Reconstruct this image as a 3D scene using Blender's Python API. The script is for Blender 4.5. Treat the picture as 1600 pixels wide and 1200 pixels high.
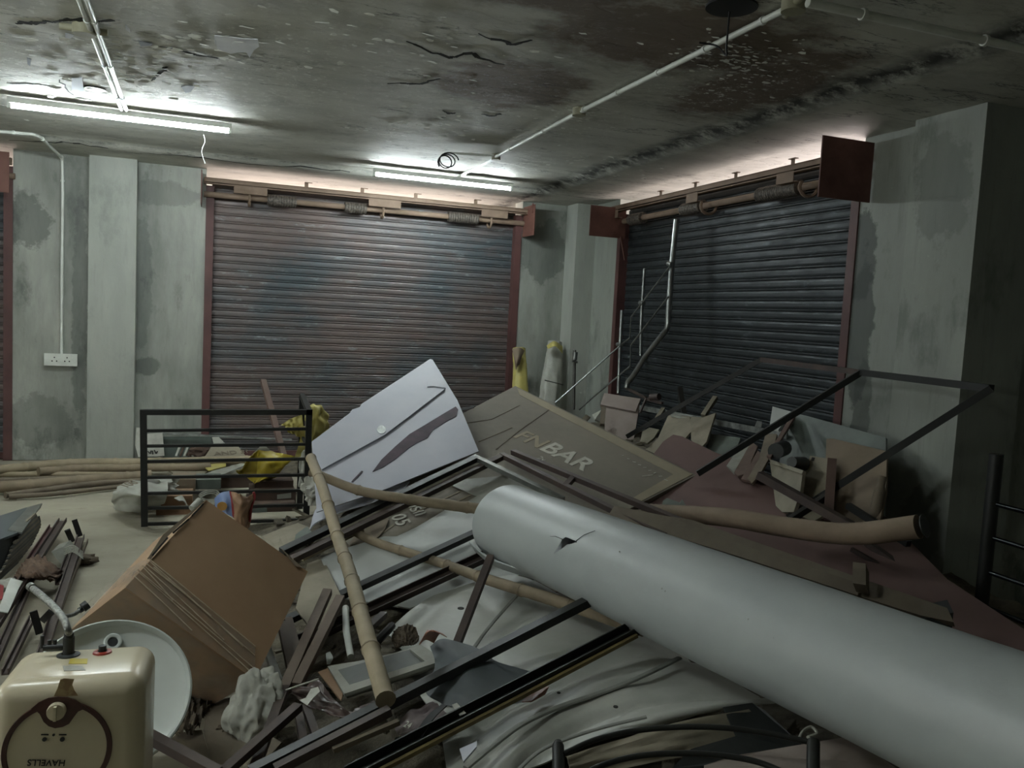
import bpy, math, random
from mathutils import Vector, Matrix, Euler, noise
random.seed(7)
V = Vector
for o in list(bpy.data.objects): bpy.data.objects.remove(o, do_unlink=True)
sc = bpy.context.scene
COL = sc.collection
# ------------------------------------------------------------------ camera
YAW, PITCH, ROLL, FPX = math.radians(20.0), math.radians(4.664), math.radians(2.976), 1297.8
CAM = V((0, 0, 1.5))
_f = V((math.sin(YAW)*math.cos(PITCH), math.cos(YAW)*math.cos(PITCH), -math.sin(PITCH)))
_r0 = V((math.cos(YAW), -math.sin(YAW), 0)); _u0 = _r0.cross(_f)
_r = _r0*math.cos(ROLL) + _u0*math.sin(ROLL); _u = _u0*math.cos(ROLL) - _r0*math.sin(ROLL)
cd = bpy.data.cameras.new('camera'); cam = bpy.data.objects.new('camera', cd); COL.objects.link(cam)
cam.matrix_world = Matrix(((_r.x, _u.x, -_f.x, 0), (_r.y, _u.y, -_f.y, 0), (_r.z, _u.z, -_f.z, 1.5), (0, 0, 0, 1)))
cd.sensor_width = 36; cd.lens = FPX/1600*36; cd.clip_start = .05; cd.clip_end = 60
sc.camera = cam
# ------------------------------------------------------------------ world, exposure
w = bpy.data.worlds.new('night'); sc.world = w; w.use_nodes = True
w.node_tree.nodes['Background'].inputs[0].default_value = (.55, .6, .7, 1)
w.node_tree.nodes['Background'].inputs[1].default_value = .02
sc.view_settings.view_transform = 'Standard'; sc.view_settings.look = 'None'
sc.view_settings.exposure = 1.36; sc.view_settings.gamma = 1.0; sc.view_settings.use_curve_mapping = False
TUBE = 72.0          # strength of the ceiling tubes
def area(name, loc, direction, sx, sy, power, color):
    l = bpy.data.lights.new(name, 'AREA'); l.shape = 'RECTANGLE'; l.size = sx; l.size_y = sy; l.energy = power; l.color = color
    o = bpy.data.objects.new(name, l); COL.objects.link(o); o.location = loc
    o.rotation_euler = V(direction).to_track_quat('-Z', 'Y').to_euler(); return o
# shop-front lamps of the street outside, shining up under the canopy beyond the shutters
area('street_lamp', (1.5, 9.9, 2.25), (0, -1, .25), 3.2, .4, 34, (1, .82, .72))
area('street_lamp', (5.5, 5.8, 2.25), (-1, 0, .25), 3.4, .4, 75, (1, .86, .82))
area('street_lamp', (-2.9, 9.9, 2.25), (0, -1, .25), 2.0, .4, 14, (1, .8, .7))
# ------------------------------------------------------------------ measuring
def ray(x, y): return _f + _r*((x-800)/FPX) - _u*((y-600)/FPX)
def at(x, y, X=None, Y=None, z=None, d=None):
    r = ray(x, y)
    if X is not None: t = (X-CAM.x)/r.x
    elif Y is not None: t = (Y-CAM.y)/r.y
    elif z is not None: t = (z-CAM.z)/r.z
    else: t = d
    return CAM + r*t
def px(p):
    v = V(p)-CAM; dd = v.dot(_f); return (800+FPX*v.dot(_r)/dd, 600-FPX*v.dot(_u)/dd)
# rough height of the rubbish heap over the floor
_hc = [(640,720,.45),(805,640,.62),(960,650,.6),(1000,720,.5),(1200,800,.45),(1330,760,.5),(1400,870,.33),(1500,960,.3),(1100,900,.38),(1250,960,.35),(900,850,.36),
       (700,850,.3),(560,850,.2),(520,790,.16),(500,880,.12),(600,1000,.16),(700,1100,.2),(900,1050,.26),(1100,1150,.3),(1350,1190,.3),(800,1190,.22),(640,1190,.12),
       (450,1100,.06),(300,1120,.03),(330,1195,.04),(480,800,.03),(400,745,.03),(440,790,.02),(440,700,.05),(300,700,.05),(1560,1100,.3),
       (20,800,0),(100,900,0),(180,1000,0),(150,760,0),(0,1000,0),(60,1150,0),(240,860,0),(350,860,0),(100,730,0),(220,1000,0)]
HC = [(at(x, y, z=z), z) for x, y, z in _hc] + [(V((X, Y, 0)), z) for X, Y, z in
      [(3.6,8,.5),(3.6,7,.6),(3.6,6,.6),(3.6,5,.5),(2.5,8.1,.4),(1.5,8.1,.25),(.6,8.1,.08),(3.5,4,.35),(3.3,3,.25),(0,2,0),(-1,2,0),(-3,4,0),(-3,7,0),(1.5,1.6,.2),(2.5,1.5,.2),(.8,1.5,.05)]]
def H(X, Y):
    s = w_ = 0
    for p, z in HC:
        d2 = (p.x-X)**2 + (p.y-Y)**2 + .03
        q = 1/d2**1.7; s += q*z; w_ += q
    return s/w_
def on(x, y, h=0.0):
    "point over the heap (or floor) seen at x, y, h metres above it"
    r = ray(x, y); t = 1.2
    for i in range(700):
        p = CAM + r*t
        if p.z <= H(p.x, p.y)+h: break
        t += .012
    return p
# ------------------------------------------------------------------ materials
def srgb(h):
    h = h.lstrip('#'); c = [int(h[i:i+2], 16)/255 for i in (0, 2, 4)]
    return tuple(x/12.92 if x <= .04045 else ((x+.055)/1.055)**2.4 for x in c)+(1,)
class NT:
    def __init__(s, name):
        s.m = bpy.data.materials.new(name); s.m.use_nodes = True; s.t = s.m.node_tree; s.b = s.t.nodes['Principled BSDF']
        s.co = s.n('ShaderNodeTexCoord').outputs['Object']
    def n(s, ty, **k):
        x = s.t.nodes.new(ty)
        for a, b in k.items(): setattr(x, a, b)
        return x
    def l(s, a, b): s.t.links.new(a, b)
    def map(s, sc=(1, 1, 1), rot=(0, 0, 0), loc=(0, 0, 0)):
        m = s.n('ShaderNodeMapping'); s.l(s.co, m.inputs[0]); m.inputs['Scale'].default_value = sc; m.inputs['Rotation'].default_value = rot; m.inputs['Location'].default_value = loc
        return m.outputs[0]
    def noise(s, scale=5, detail=5, rough=.55, vec=None, dist=0):
        x = s.n('ShaderNodeTexNoise'); x.inputs['Scale'].default_value = scale; x.inputs['Detail'].default_value = detail
        x.inputs['Roughness'].default_value = rough; x.inputs['Distortion'].default_value = dist; s.l(vec if vec is not None else s.co, x.inputs['Vector']); return x.outputs['Fac']
    def ramp(s, f, a, b, ca=(0, 0, 0, 1), cb=(1, 1, 1, 1)):
        r = s.n('ShaderNodeValToRGB'); r.color_ramp.elements[0].position = a; r.color_ramp.elements[1].position = b
        r.color_ramp.elements[0].color = ca; r.color_ramp.elements[1].color = cb; s.l(f, r.inputs[0]); return r.outputs[0]
    def mix(s, f, a, b, mode='MIX'):
        m = s.n('ShaderNodeMix', data_type='RGBA', blend_type=mode)
        for v, i in ((f, 0), (a, 6), (b, 7)):
            if isinstance(v, (tuple, float, int)): m.inputs[i].default_value = v
            else: s.l(v, m.inputs[i])
        return m.outputs[2]
    def math(s, op, a, b=0.0, c=0.0):
        m = s.n('ShaderNodeMath', operation=op)
        for v, i in ((a, 0), (b, 1), (c, 2)):
            if isinstance(v, (float, int)): m.inputs[i].default_value = v
            else: s.l(v, m.inputs[i])
        return m.outputs[0]
    def sep(s, v=None):
        x = s.n('ShaderNodeSeparateXYZ'); s.l(v if v is not None else s.co, x.inputs[0]); return x.outputs
    def bump(s, h, st=.3, dist=.01, prev=None):
        b = s.n('ShaderNodeBump'); b.inputs['Strength'].default_value = st; b.inputs['Distance'].default_value = dist; s.l(h, b.inputs['Height'])
        if prev is not None: s.l(prev, b.inputs['Normal'])
        s.l(b.outputs[0], s.b.inputs['Normal']); return b.outputs[0]
    def base(s, c, rough=.8, metal=0.0):
        if isinstance(c, tuple): s.b.inputs['Base Color'].default_value = c
        else: s.l(c, s.b.inputs['Base Color'])
        if isinstance(rough, (float, int)): s.b.inputs['Roughness'].default_value = rough
        else: s.l(rough, s.b.inputs['Roughness'])
        s.b.inputs['Metallic'].default_value = metal
def M(name, c1, c2=None, scale=4, rough=.8, metal=0.0, bump=.15, bscale=40, stretch=(1, 1, 1), dust=0.0, dustc='#a59c88', lo=.35, hi=.65, bdist=.004):
    n = NT(name); v = n.map(stretch)
    c = srgb(c1)
    if c2: c = n.mix(n.ramp(n.noise(scale, 6, .6, v), lo, hi), srgb(c1), srgb(c2))
    if dust:   # settled dust in blotches, thicker on faces that look up
        g = n.n('ShaderNodeNewGeometry'); nz = n.sep(g.outputs['Normal'])[2]
        up = n.ramp(nz, .1, .9); k = n.math('MULTIPLY', n.ramp(n.noise(3.1, 7, .65), .3, .7), up)
        c = n.mix(n.math('MULTIPLY', n.math('ADD', n.math('MULTIPLY', k, .7), .3), dust), c, srgb(dustc))
    n.base(c, rough, metal)
    if bump: n.bump(n.noise(bscale, 5, .6, v), bump, bdist)
    return n.m
# ------------------------------------------------------------------ mesh building
def orth(a, up=None):
    a = a.normalized(); up = V(up) if up is not None else (V((0, 0, 1)) if abs(a.z) < .95 else V((1, 0, 0)))
    s = a.cross(up).normalized(); return a, s, s.cross(a).normalized()
def smooth(pts, k=6):
    if len(pts) < 3: return [V(p) for p in pts]
    P = [V(p) for p in pts]; P = [P[0]*2-P[1]]+P+[P[-1]*2-P[-2]]; out = []
    for i in range(1, len(P)-2):
        a, b, c, d = P[i-1:i+3]
        for j in range(k):
            t = j/k; out.append(.5*((2*b)+(c-a)*t+(2*a-5*b+4*c-d)*t*t+(3*b-a-3*c+d)*t**3))
    return out+[P[-2]]
class MB:
    def __init__(s): s.v = []; s.f = []; s.sm = []
    def add(s, vs, fs, sm=False):
        k = len(s.v); s.v += [V(p) for p in vs]; s.f += [tuple(i+k for i in f) for f in fs]; s.sm += [sm]*len(fs); return s
    def box(s, a, b):
        x0, x1 = sorted((a[0], b[0])); y0, y1 = sorted((a[1], b[1])); z0, z1 = sorted((a[2], b[2]))
        vs = [(x, y, z) for z in (z0, z1) for y in (y0, y1) for x in (x0, x1)]
        return s.add(vs, [(0, 2, 3, 1), (4, 5, 7, 6), (0, 1, 5, 4), (1, 3, 7, 5), (3, 2, 6, 7), (2, 0, 4, 6)])
    def obox(s, o, a, b, c):
        "parallelepiped from corner o with edge vectors a b c"
        o, a, b, c = map(V, (o, a, b, c))
        if a.cross(b).dot(c) < 0: a, b = b, a
        vs = [o+a*i+b*j+c*k for k in (0, 1) for j in (0, 1) for i in (0, 1)]
        return s.add(vs, [(0, 2, 3, 1), (4, 5, 7, 6), (0, 1, 5, 4), (1, 3, 7, 5), (3, 2, 6, 7), (2, 0, 4, 6)])
    def bar(s, p, q, w, h=None, up=None, roll=0):
        h = h or w; p, q = V(p), V(q); a, sd, u = orth(q-p, up)
        if roll: m = Matrix.Rotation(roll, 3, a); sd = m@sd; u = m@u
        return s.obox(p-sd*w/2-u*h/2, sd*w, u*h, q-p)
    def angle(s, p, q, w, t=.004, up=None, roll=0):
        "angle iron"
        p, q = V(p), V(q); a, sd, u = orth(q-p, up)
        if roll: m = Matrix.Rotation(roll, 3, a); sd = m@sd; u = m@u
        s.obox(p-sd*w/2-u*w/2, sd*w, u*t, q-p); return s.obox(p-sd*w/2-u*w/2, sd*t, u*w, q-p)
    def channel(s, p, q, w, h, t=.005, up=None):
        p, q = V(p), V(q); a, sd, u = orth(q-p, up); o = p-sd*w/2-u*h/2
        s.obox(o, sd*w, u*t, q-p); s.obox(o, sd*t, u*h, q-p); return s.obox(o+sd*(w-t), sd*t, u*h, q-p)
    def tube(s, pts, r, n=12, caps=True, sm=True, squash=1.0):
        pts = [V(p) for p in pts]; N = len(pts)
        R = r if isinstance(r, (list, tuple)) else [r]*N
        if len(R) != N: R = [R[min(len(R)-1, int(i*(len(R)-1)/max(1, N-1)+.5))] for i in range(N)]
        vs = []; side = None
        for i, p in enumerate(pts):
            a = (pts[min(i+1, N-1)]-pts[max(i-1, 0)]).normalized()
            if side is None: _, side, _u_ = orth(a)
            side = (side-a*side.dot(a)).normalized(); u = side.cross(a)
            vs += [p+(side*math.cos(2*math.pi*j/n)+u*math.sin(2*math.pi*j/n)*squash)*R[i] for j in range(n)]
        fs = [(i*n+j, (i+1)*n+j, (i+1)*n+(j+1) % n, i*n+(j+1) % n) for i in range(N-1) for j in range(n)]
        s.add(vs, fs, sm)
        if caps: s.add(vs[:n], [tuple(range(n))]); s.add(vs[-n:], [tuple(reversed(range(n)))])
        return s
    def cyl(s, p, q, r, n=20, r2=None): return s.tube([p, q], [r, r if r2 is None else r2], n)
    def lathe(s, c, ax, prof, n=32, sx=1.0):
        "prof = [(radius, height)], ax = axis direction"
        c = V(c); a, sd, u = orth(V(ax)); vs = []
        for r, h in prof: vs += [c+a*h+(sd*math.cos(2*math.pi*j/n)*sx+u*math.sin(2*math.pi*j/n))*r for j in range(n)]
        return s.add(vs, [(i*n+j, i*n+(j+1) % n, (i+1)*n+(j+1) % n, (i+1)*n+j) for i in range(len(prof)-1) for j in range(n)], True)
    def poly(s, pts, t, nrm=None):
        "plate of thickness t below the polygon pts (t measured against the normal that faces the camera)"
        pts = [V(p) for p in pts]; n_ = V((0, 0, 0))
        for i in range(len(pts)): n_ += (pts[i]-pts[0]).cross(pts[(i+1) % len(pts)]-pts[0])
        n_.normalize(); c = sum(pts, V())/len(pts)
        if nrm is not None: flip = n_.dot(V(nrm)) < 0
        else: flip = n_.dot(CAM-c) < 0
        if flip: pts = pts[::-1]; n_ = -n_
        N = len(pts); vs = pts+[p-n_*t for p in pts]
        return s.add(vs, [tuple(range(N)), tuple(reversed(range(N, 2*N)))]+[(i, i+N, (i+1) % N+N, (i+1) % N) for i in range(N)])
    def sheet(s, rows, t=.002, k=6, disp=None, drop=None):
        "bent sheet through a grid of points; disp(u,v) moves it along its normal"
        R = [smooth(r, k) for r in rows]; C_ = [smooth([R[i][j] for i in range(len(R))], k) for j in range(len(R[0]))]
        nu, nv = len(C_), len(C_[0]); g = [[C_[i][j] for j in range(nv)] for i in range(nu)]
        def nm(i, j):
            a = g[min(i+1, nu-1)][j]-g[max(i-1, 0)][j]; b = g[i][min(j+1, nv-1)]-g[i][max(j-1, 0)]
            return a.cross(b).normalized()
        N = [[nm(i, j) for j in range(nv)] for i in range(nu)]
        mid = N[nu//2][nv//2]; sg = 1 if mid.dot(CAM-g[nu//2][nv//2]) > 0 else -1
        top = [g[i][j]+N[i][j]*sg*(disp(i/(nu-1), j/(nv-1)) if disp else 0) for i in range(nu) for j in range(nv)]
        bot = [top[i*nv+j]-N[i][j]*sg*t for i in range(nu) for j in range(nv)]
        ix = lambda i, j: i*nv+j; fs = []; K = nu*nv
        keep = lambda i, j: not (drop and drop((i+.5)/(nu-1), (j+.5)/(nv-1), (top[ix(i, j)]+top[ix(i+1, j+1)])/2))
        kp = {(i, j) for i in range(nu-1) for j in range(nv-1) if keep(i, j)}
        for (i, j) in kp:
            f = (ix(i, j), ix(i+1, j), ix(i+1, j+1), ix(i, j+1)); f = f if sg > 0 else f[::-1]
            fs.append(f); fs.append(tuple(x+K for x in reversed(f)))
            for (e, nb) in (((0, 1), (i, j-1)), ((1, 2), (i+1, j)), ((2, 3), (i, j+1)), ((3, 0), (i-1, j))):
                if nb not in kp:
                    q = (ix(i, j), ix(i+1, j), ix(i+1, j+1), ix(i, j+1)); a, b = q[e[0]], q[e[1]]
                    fs.append((a+K, b+K, b, a) if sg > 0 else (a, b, b+K, a+K))
        return s.add(top+bot, fs, True)
    def bevelbox(s, M4, sx, sy, sz, r, seg=4):
        "rounded box centred on M4"
        import bmesh
        bm = bmesh.new(); bmesh.ops.create_cube(bm, size=1)
        for v in bm.verts: v.co = V((v.co.x*sx, v.co.y*sy, v.co.z*sz))
        bmesh.ops.bevel(bm, geom=bm.edges[:], offset=r, segments=seg, profile=.5, affect='EDGES')
        bm.verts.index_update(); s.add([M4@v.co for v in bm.verts], [tuple(v.index for v in f.verts) for f in bm.faces], True); bm.free(); return s
ORG = {}
def obj(name, mb, mat, parent=None, sm=None, origin=None):
    me = bpy.data.meshes.new(name)
    o = bpy.data.objects.new(name, me); COL.objects.link(o)
    if parent is not None: org = ORG[parent.name]; o.parent = parent
    elif origin is not None: org = V(origin)
    else:
        n = len(mb.v); c = sum(mb.v, V())/n; org = V((c.x, c.y, min(p.z for p in mb.v)))
    ORG[o.name] = org
    if parent is None: o.location = org
    me.from_pydata([p-org for p in mb.v], [], mb.f)
    me.polygons.foreach_set('use_smooth', [bool(x) if sm is None else sm for x in mb.sm]); me.update()
    if any(mb.sm) and sm is None or sm:
        try:
            me.set_sharp_from_angle(angle=math.radians(38))
        except Exception: pass
    me.materials.append(mat); return o
def tag(o, label=None, cat=None, group=None, kind=None):
    for k, v in (('label', label), ('category', cat), ('group', group), ('kind', kind)):
        if v: o[k] = v
    return o
def thing(name, label, cat, loc, group=None, kind=None):
    o = bpy.data.objects.new(name, None); COL.objects.link(o); o.location = V(loc); o.empty_display_size = .05
    ORG[o.name] = V(loc); return tag(o, label, cat, group, kind)
def one(name, mb, mat, label, cat, group=None, kind=None, sm=None): return tag(obj(name, mb, mat, None, sm), label, cat, group, kind)
def struct(name, mb, mat, parent=None):
    o = obj(name, mb, mat, parent, None, (0, 0, 0) if parent is None else None); o['kind'] = 'structure' if parent is None else o.get('kind', 'structure')
    if parent is not None and 'kind' in o: del o['kind']
    return o
def lettering(name, text, o, right, down, size, mat, parent, lift=.0015, thick=.0008, bold=.012):
    "flat letters starting at o, reading along right; down is the direction of descending lines"
    cu = bpy.data.curves.new('t', 'FONT'); cu.body = text; cu.size = size; cu.extrude = thick; cu.offset = size*bold
    ob = bpy.data.objects.new('t', cu); COL.objects.link(ob); dg = bpy.context.evaluated_depsgraph_get()
    me = bpy.data.meshes.new_from_object(ob.evaluated_get(dg)); bpy.data.objects.remove(ob)
    right = V(right).normalized(); up = -V(down); up = (up-right*up.dot(right)).normalized(); nn = right.cross(up)
    mb = MB(); mb.add([V(o)+right*v.co.x+up*v.co.y+nn*(v.co.z+lift) for v in me.vertices], [tuple(p.vertices) for p in me.polygons])
    return obj(name, mb, mat, parent)
# ------------------------------------------------------------------ materials of the building
def mat_ceiling():
    n = NT('stained_ceiling_plaster')
    v1 = n.map((.55, 1.6, 1)); c = n.mix(n.ramp(n.noise(1.7, 8, .62, v1), .3, .72), srgb('#a9aaa1'), srgb('#cfcfc5'))
    c = n.mix(n.math('MULTIPLY', n.ramp(n.noise(2.6, 9, .7, n.map((1, 1, 1), loc=(4, 2, 0))), .54, .70), .5), c, srgb('#77736a'))
    x, y, z = n.sep()
    def spot(cx, cy, rx, ry, soft=1.0):
        dx = n.math('DIVIDE', n.math('SUBTRACT', x, cx), rx); dy = n.math('DIVIDE', n.math('SUBTRACT', y, cy), ry)
        d = n.math('SQRT', n.math('ADD', n.math('MULTIPLY', dx, dx), n.math('MULTIPLY', dy, dy)))
        return n.ramp(d, .1, soft, (1, 1, 1, 1), (0, 0, 0, 1))
    nz = n.noise(3.3, 9, .68, n.map((1, 1.5, 1)))
    rust = n.math('MAXIMUM', n.math('MAXIMUM', spot(1.95, 3.3, 1.1, .8), spot(2.62, 3.75, .55, 1.2)), n.math('MAXIMUM', spot(1.0, 3.0, .9, .5), spot(1.5, 4.4, .7, .8)))
    c = n.mix(n.math('MULTIPLY', n.ramp(n.math('MULTIPLY', rust, nz), .17, .30), .85), c, srgb('#5a4430'))
    # mould along the joint with the right-hand beam and along the joint with the back beam
    dr = n.math('ABSOLUTE', n.math('SUBTRACT', x, n.math('ADD', 2.97, n.math('MULTIPLY', n.math('SUBTRACT', n.noise(2.3, 6, .7), .5), .25))))
    m1 = n.math('MULTIPLY', n.ramp(dr, .01, .15, (1, 1, 1, 1), (0, 0, 0, 1)), n.ramp(n.noise(7, 8, .75), .36, .52))
    m1 = n.math('MULTIPLY', m1, n.ramp(y, .0, 1.0, (1, 1, 1, 1), (1, 1, 1, 1)))
    c = n.mix(n.math('MULTIPLY', m1, .96), c, srgb('#15160f'))
    db = n.math('ABSOLUTE', n.math('SUBTRACT', y, n.math('ADD', 7.64, n.math('MULTIPLY', n.math('SUBTRACT', n.noise(3.1, 7, .7), .5), .16))))
    m2 = n.math('MULTIPLY', n.ramp(db, .0, .05, (1, 1, 1, 1), (0, 0, 0, 1)), n.ramp(n.noise(5, 8, .75), .44, .6))
    c = n.mix(n.math('MULTIPLY', m2, .75), c, srgb('#2b2d28'))
    # long dark cracks
    cr = n.math('ABSOLUTE', n.math('SUBTRACT', n.noise(1.15, 9, .62, n.map((.45, 1.8, 1), loc=(1, 7, 0))), .5))
    crm = n.math('MULTIPLY', n.ramp(cr, .0, .006, (1, 1, 1, 1), (0, 0, 0, 1)), n.ramp(n.noise(1.4, 4, .6), .44, .56))
    c = n.mix(n.math('MULTIPLY', crm, .85), c, srgb('#1e1f1b'))
    # salt crystals and flaking
    fl = n.math('MULTIPLY', n.ramp(n.noise(22, 6, .8), .56, .62), n.math('MAXIMUM', n.math('MAXIMUM', spot(2.45, 3.9, .7, .9), spot(2.2, 5.0, .5, .8)), n.math('MULTIPLY', spot(-.2, 4.9, 3.4, 2.2), .75)))
    c = n.mix(n.math('MULTIPLY', fl, .9), c, srgb('#e2e4dc'))
    bs = n.math('MULTIPLY', spot(-1.5, 4.0, .8, .6), n.ramp(n.noise(2.0, 5, .6), .45, .55))
    c = n.mix(n.math('MULTIPLY', bs, .5), c, srgb('#85898d'))
    n.base(c, .72)
    a = n.bump(n.noise(2.6, 9, .76, n.map((.7, 2.0, 1))), .3, .02)
    a = n.bump(n.ramp(n.noise(4.5, 8, .7, n.map((.6, 1.5, 1), loc=(3, 3, 0))), .5, .53), .6, .008, a)
    n.bump(n.noise(30, 5, .7), .3, .004, a)
    return n.m
def mat_wall(name, c1, c2, c3, stain=.5, seed=0, spots=()):
    n = NT(name); v = n.map((1.6, 1.6, .45), loc=(seed, seed, 0))
    c = n.mix(n.ramp(n.noise(1.5, 8, .62, v), .32, .68), srgb(c1), srgb(c2))
    c = n.mix(n.math('MULTIPLY', n.ramp(n.noise(2.2, 9, .7, n.map((1.2, 1.2, .6), loc=(seed+5, 1, 2))), .55, .66), stain), c, srgb(c3))
    st = n.noise(14, 7, .7, n.map((1.5, 1.5, .16), loc=(seed, 0, 0)))
    c = n.mix(n.math('MULTIPLY', n.ramp(st, .55, .75), .3), c, srgb(c3))
    c = n.mix(n.math('MULTIPLY', n.ramp(n.noise(30, 5, .8), .66, .7), .5), c, srgb('#b9beb2'))
    if spots:     # damp patches and painted shade, with ragged outlines
        X, Y, Z = n.sep(); ax_ = X if spots[0] == 'x' else Y; nz = n.math('MULTIPLY', n.math('SUBTRACT', n.noise(6, 7, .7), .5), 1.6)
        for a_, z_, ra_, rz_, k_ in spots[1]:
            d = n.math('SQRT', n.math('ADD', n.math('POWER', n.math('DIVIDE', n.math('ABSOLUTE', n.math('SUBTRACT', ax_, a_)), ra_), 2.0), n.math('POWER', n.math('DIVIDE', n.math('ABSOLUTE', n.math('SUBTRACT', Z, z_)), rz_), 2.0)))
            c = n.mix(n.math('MULTIPLY', n.ramp(n.math('ADD', d, nz), .85, 1.0, (1, 1, 1, 1), (0, 0, 0, 1)), k_), c, srgb('#353b36'))
    n.base(c, .62); a = n.bump(n.noise(2.5, 8, .6), .4, .02); n.bump(n.noise(26, 6, .7, n.map((1, 1, .4))), .35, .003, a); return n.m
m_ceil = mat_ceiling()
_w = lambda x, y: at(x, y, Y=8.33)
_q = lambda x, y: at(x, y, X=3.78)
m_wall = mat_wall('bare_cement_plaster', '#686c65', '#a6a89f', '#434742', .7, 0, ('x', [(_w(42, 345).x, _w(42, 345).z, .2, .25, .55), (_w(228, 572).x, _w(228, 572).z, .12, .1, .6), (_w(125, 480).x, 1.3, .07, 1.1, .4), (_w(850, 380).x, 2.2, .28, .35, .5), (_w(60, 650).x, .35, .3, .25, .35), (_w(250, 300).x, 2.45, .35, .12, .3), (_w(222, 420).x, 1.6, .09, .7, .35)]))  # strips beside the pilaster and the patch by the shutter plate are painted shade
m_wall2 = mat_wall('smooth_cement_plaster', '#8f938b', '#a7aaa1', '#6a6f68', .4, 3)
m_wallr = mat_wall('cement_plaster_of_the_right_wall', '#80847d', '#979b93', '#4f5650', .5, 8, ('y', [(_q(1350, 350).y, 2.0, .14, .3, .75), (_q(1345, 500).y, 1.5, .11, .5, .75), (_q(1350, 590).y, 1.05, .08, .3, .6), (3.5, 2.3, .2, .3, .3), (3.45, .45, .15, .25, .35)]))
def mat_floor():
    n = NT('dusty_concrete_floor'); v = n.map((.8, 1.6, 1))
    c = n.mix(n.ramp(n.noise(1.3, 8, .65, v), .3, .7), srgb('#8b8677'), srgb('#a8a290'))
    c = n.mix(n.math('MULTIPLY', n.ramp(n.noise(5, 9, .75, v), .58, .7), .45), c, srgb('#6a6456'))
    n.base(c, .95); n.bump(n.noise(9, 8, .7, v), .5, .012); return n.m
m_floor = mat_floor()
def mat_shutter(name, a, b, d, streak='#a3aaae', gloss=.42):
    n = NT(name); v = n.map((.9, .9, 3.2)); c = n.mix(n.ramp(n.noise(1.1, 6, .6, n.map((.8, .8, 1.1))), .38, .62), srgb(a), srgb(b))
    c = n.mix(n.math('MULTIPLY', n.ramp(n.noise(3.2, 8, .7, v), .5, .72), .6), c, srgb(d))
    c = n.mix(n.math('MULTIPLY', n.ramp(n.noise(5.5, 8, .75, n.map((.8, .8, 2.6), loc=(3, 1, 4))), .58, .7), .6), c, srgb(streak))
    n.base(c, n.ramp(n.noise(6, 6, .7, v), .3, .7, (gloss-.1,)*3+(1,), (gloss+.25,)*3+(1,)), .35); n.bump(n.noise(60, 5, .7, v), .12, .002); return n.m
m_shut = mat_shutter('dusty_steel_slats', '#6d615d', '#50575b', '#6b5751')
m_shutr = mat_shutter('dark_steel_slats', '#2b3032', '#353b3e', '#23282b', '#6a7478', .45)
m_redox = M('red_oxide_paint', '#5b3b38', '#4a302e', 3, .6, 0, .15, 30)
m_redoxl = M('dusty_red_oxide_paint', '#7d6758', '#64503f', 5, .75, 0, .2, 30, dust=.35)
m_plate = M('brown_bracket_plate', '#6e4a40', '#503029', 4, .65)
m_spring = M('greased_spring_steel', '#6d655c', '#3b3733', 60, .6, .3, .4, 120)
m_pvc = M('white_pvc_conduit', '#dfe2dc', '#c6c9c0', 5, .4, 0, .05)
m_pvcb = M('yellowed_pvc_box', '#a7a48d', '#8d8a74', 7, .5, 0, .1)
m_black = M('black_plastic', '#0c0c0c', None, rough=.5, bump=0)
def emit(name, c, s):
    n = NT(name); n.base(srgb(c), .4); n.b.inputs['Emission Color'].default_value = srgb(c); n.b.inputs['Emission Strength'].default_value = s; return n.m
m_tube = emit('lit_tube', '#eef9fb', TUBE); m_tube2 = emit('added_ceiling_tube', '#eef8f8', TUBE*1.15); m_tube3 = emit('added_wall_tube', '#f2f6f2', TUBE*1.45)  # the second and third serve the tubes added out of view
# ------------------------------------------------------------------ room shell
def fl_z(x, y): return .012*noise.noise((x*1.2, y*1.2, 3.3))
def grid(x0, x1, y0, y1, st, zf):
    nx, ny = int((x1-x0)/st)+1, int((y1-y0)/st)+1; mb = MB()
    vs = [(x0+(x1-x0)*i/(nx-1), y0+(y1-y0)*j/(ny-1)) for i in range(nx) for j in range(ny)]
    return mb.add([(a, b, zf(a, b)) for a, b in vs], [(i*ny+j, (i+1)*ny+j, (i+1)*ny+j+1, i*ny+j+1) for i in range(nx-1) for j in range(ny-1)], True)
g = grid(-5.2, 5.2, -3.2, 9.9, .1, lambda x, y: -.005)
struct('floor', g, m_floor)
def cz(x, y):
    wob = .03*noise.noise((x*.9, y*.9, 0))
    a = max(0, min(1, (y+wob-7.60)/.12)); b = max(0, min(1, (x+wob-2.92)/.14)); k = max(a, b); k = k*k*(3-2*k)
    return 2.742-.034*k+.0035*noise.noise((x*2.2, y*4, 1.7))+.002*noise.noise((x*7, y*9, 5))
g = grid(-5.2, 6.2, -3.2, 9.9, .05, cz); g.f = [f[::-1] for f in g.f]; g.box((-5.2, -3.2, 2.8), (6.2, 9.9, 2.9))
ceil_ = struct('ceiling', g, m_ceil)
bk = MB().box((-1.64, 8.33, 0), (-.076, 8.56, 2.75)).box((3.05, 8.33, 0), (4.02, 8.56, 2.75)).box((-5.2, 8.33, 0), (-4.75, 8.56, 2.75))
struct('wall_back', bk, m_wall)
rt = MB().box((3.78, 7.52, 0), (4.02, 8.33, 2.75)).box((3.78, 3.6, 0), (4.02, 4.22, 2.75))
struct('wall_right', rt, m_wallr)
struct('wall_left', MB().box((-5.2, -3.2, 0), (-5.0, 8.4, 2.75)), m_wall)
struct('wall_front', MB().box((-5.2, -3.2, 0), (5.2, -3.0, 2.75)), m_wall)
struct('wall_recess', MB().box((5.0, -3.2, 0), (5.2, 3.4, 2.75)).box((3.9, 3.3, 0), (5.2, 3.5, 2.75)), m_wall)
L_ = at(137, 500, Y=8.2).x; R_ = at(211, 500, Y=8.2).x
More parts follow.
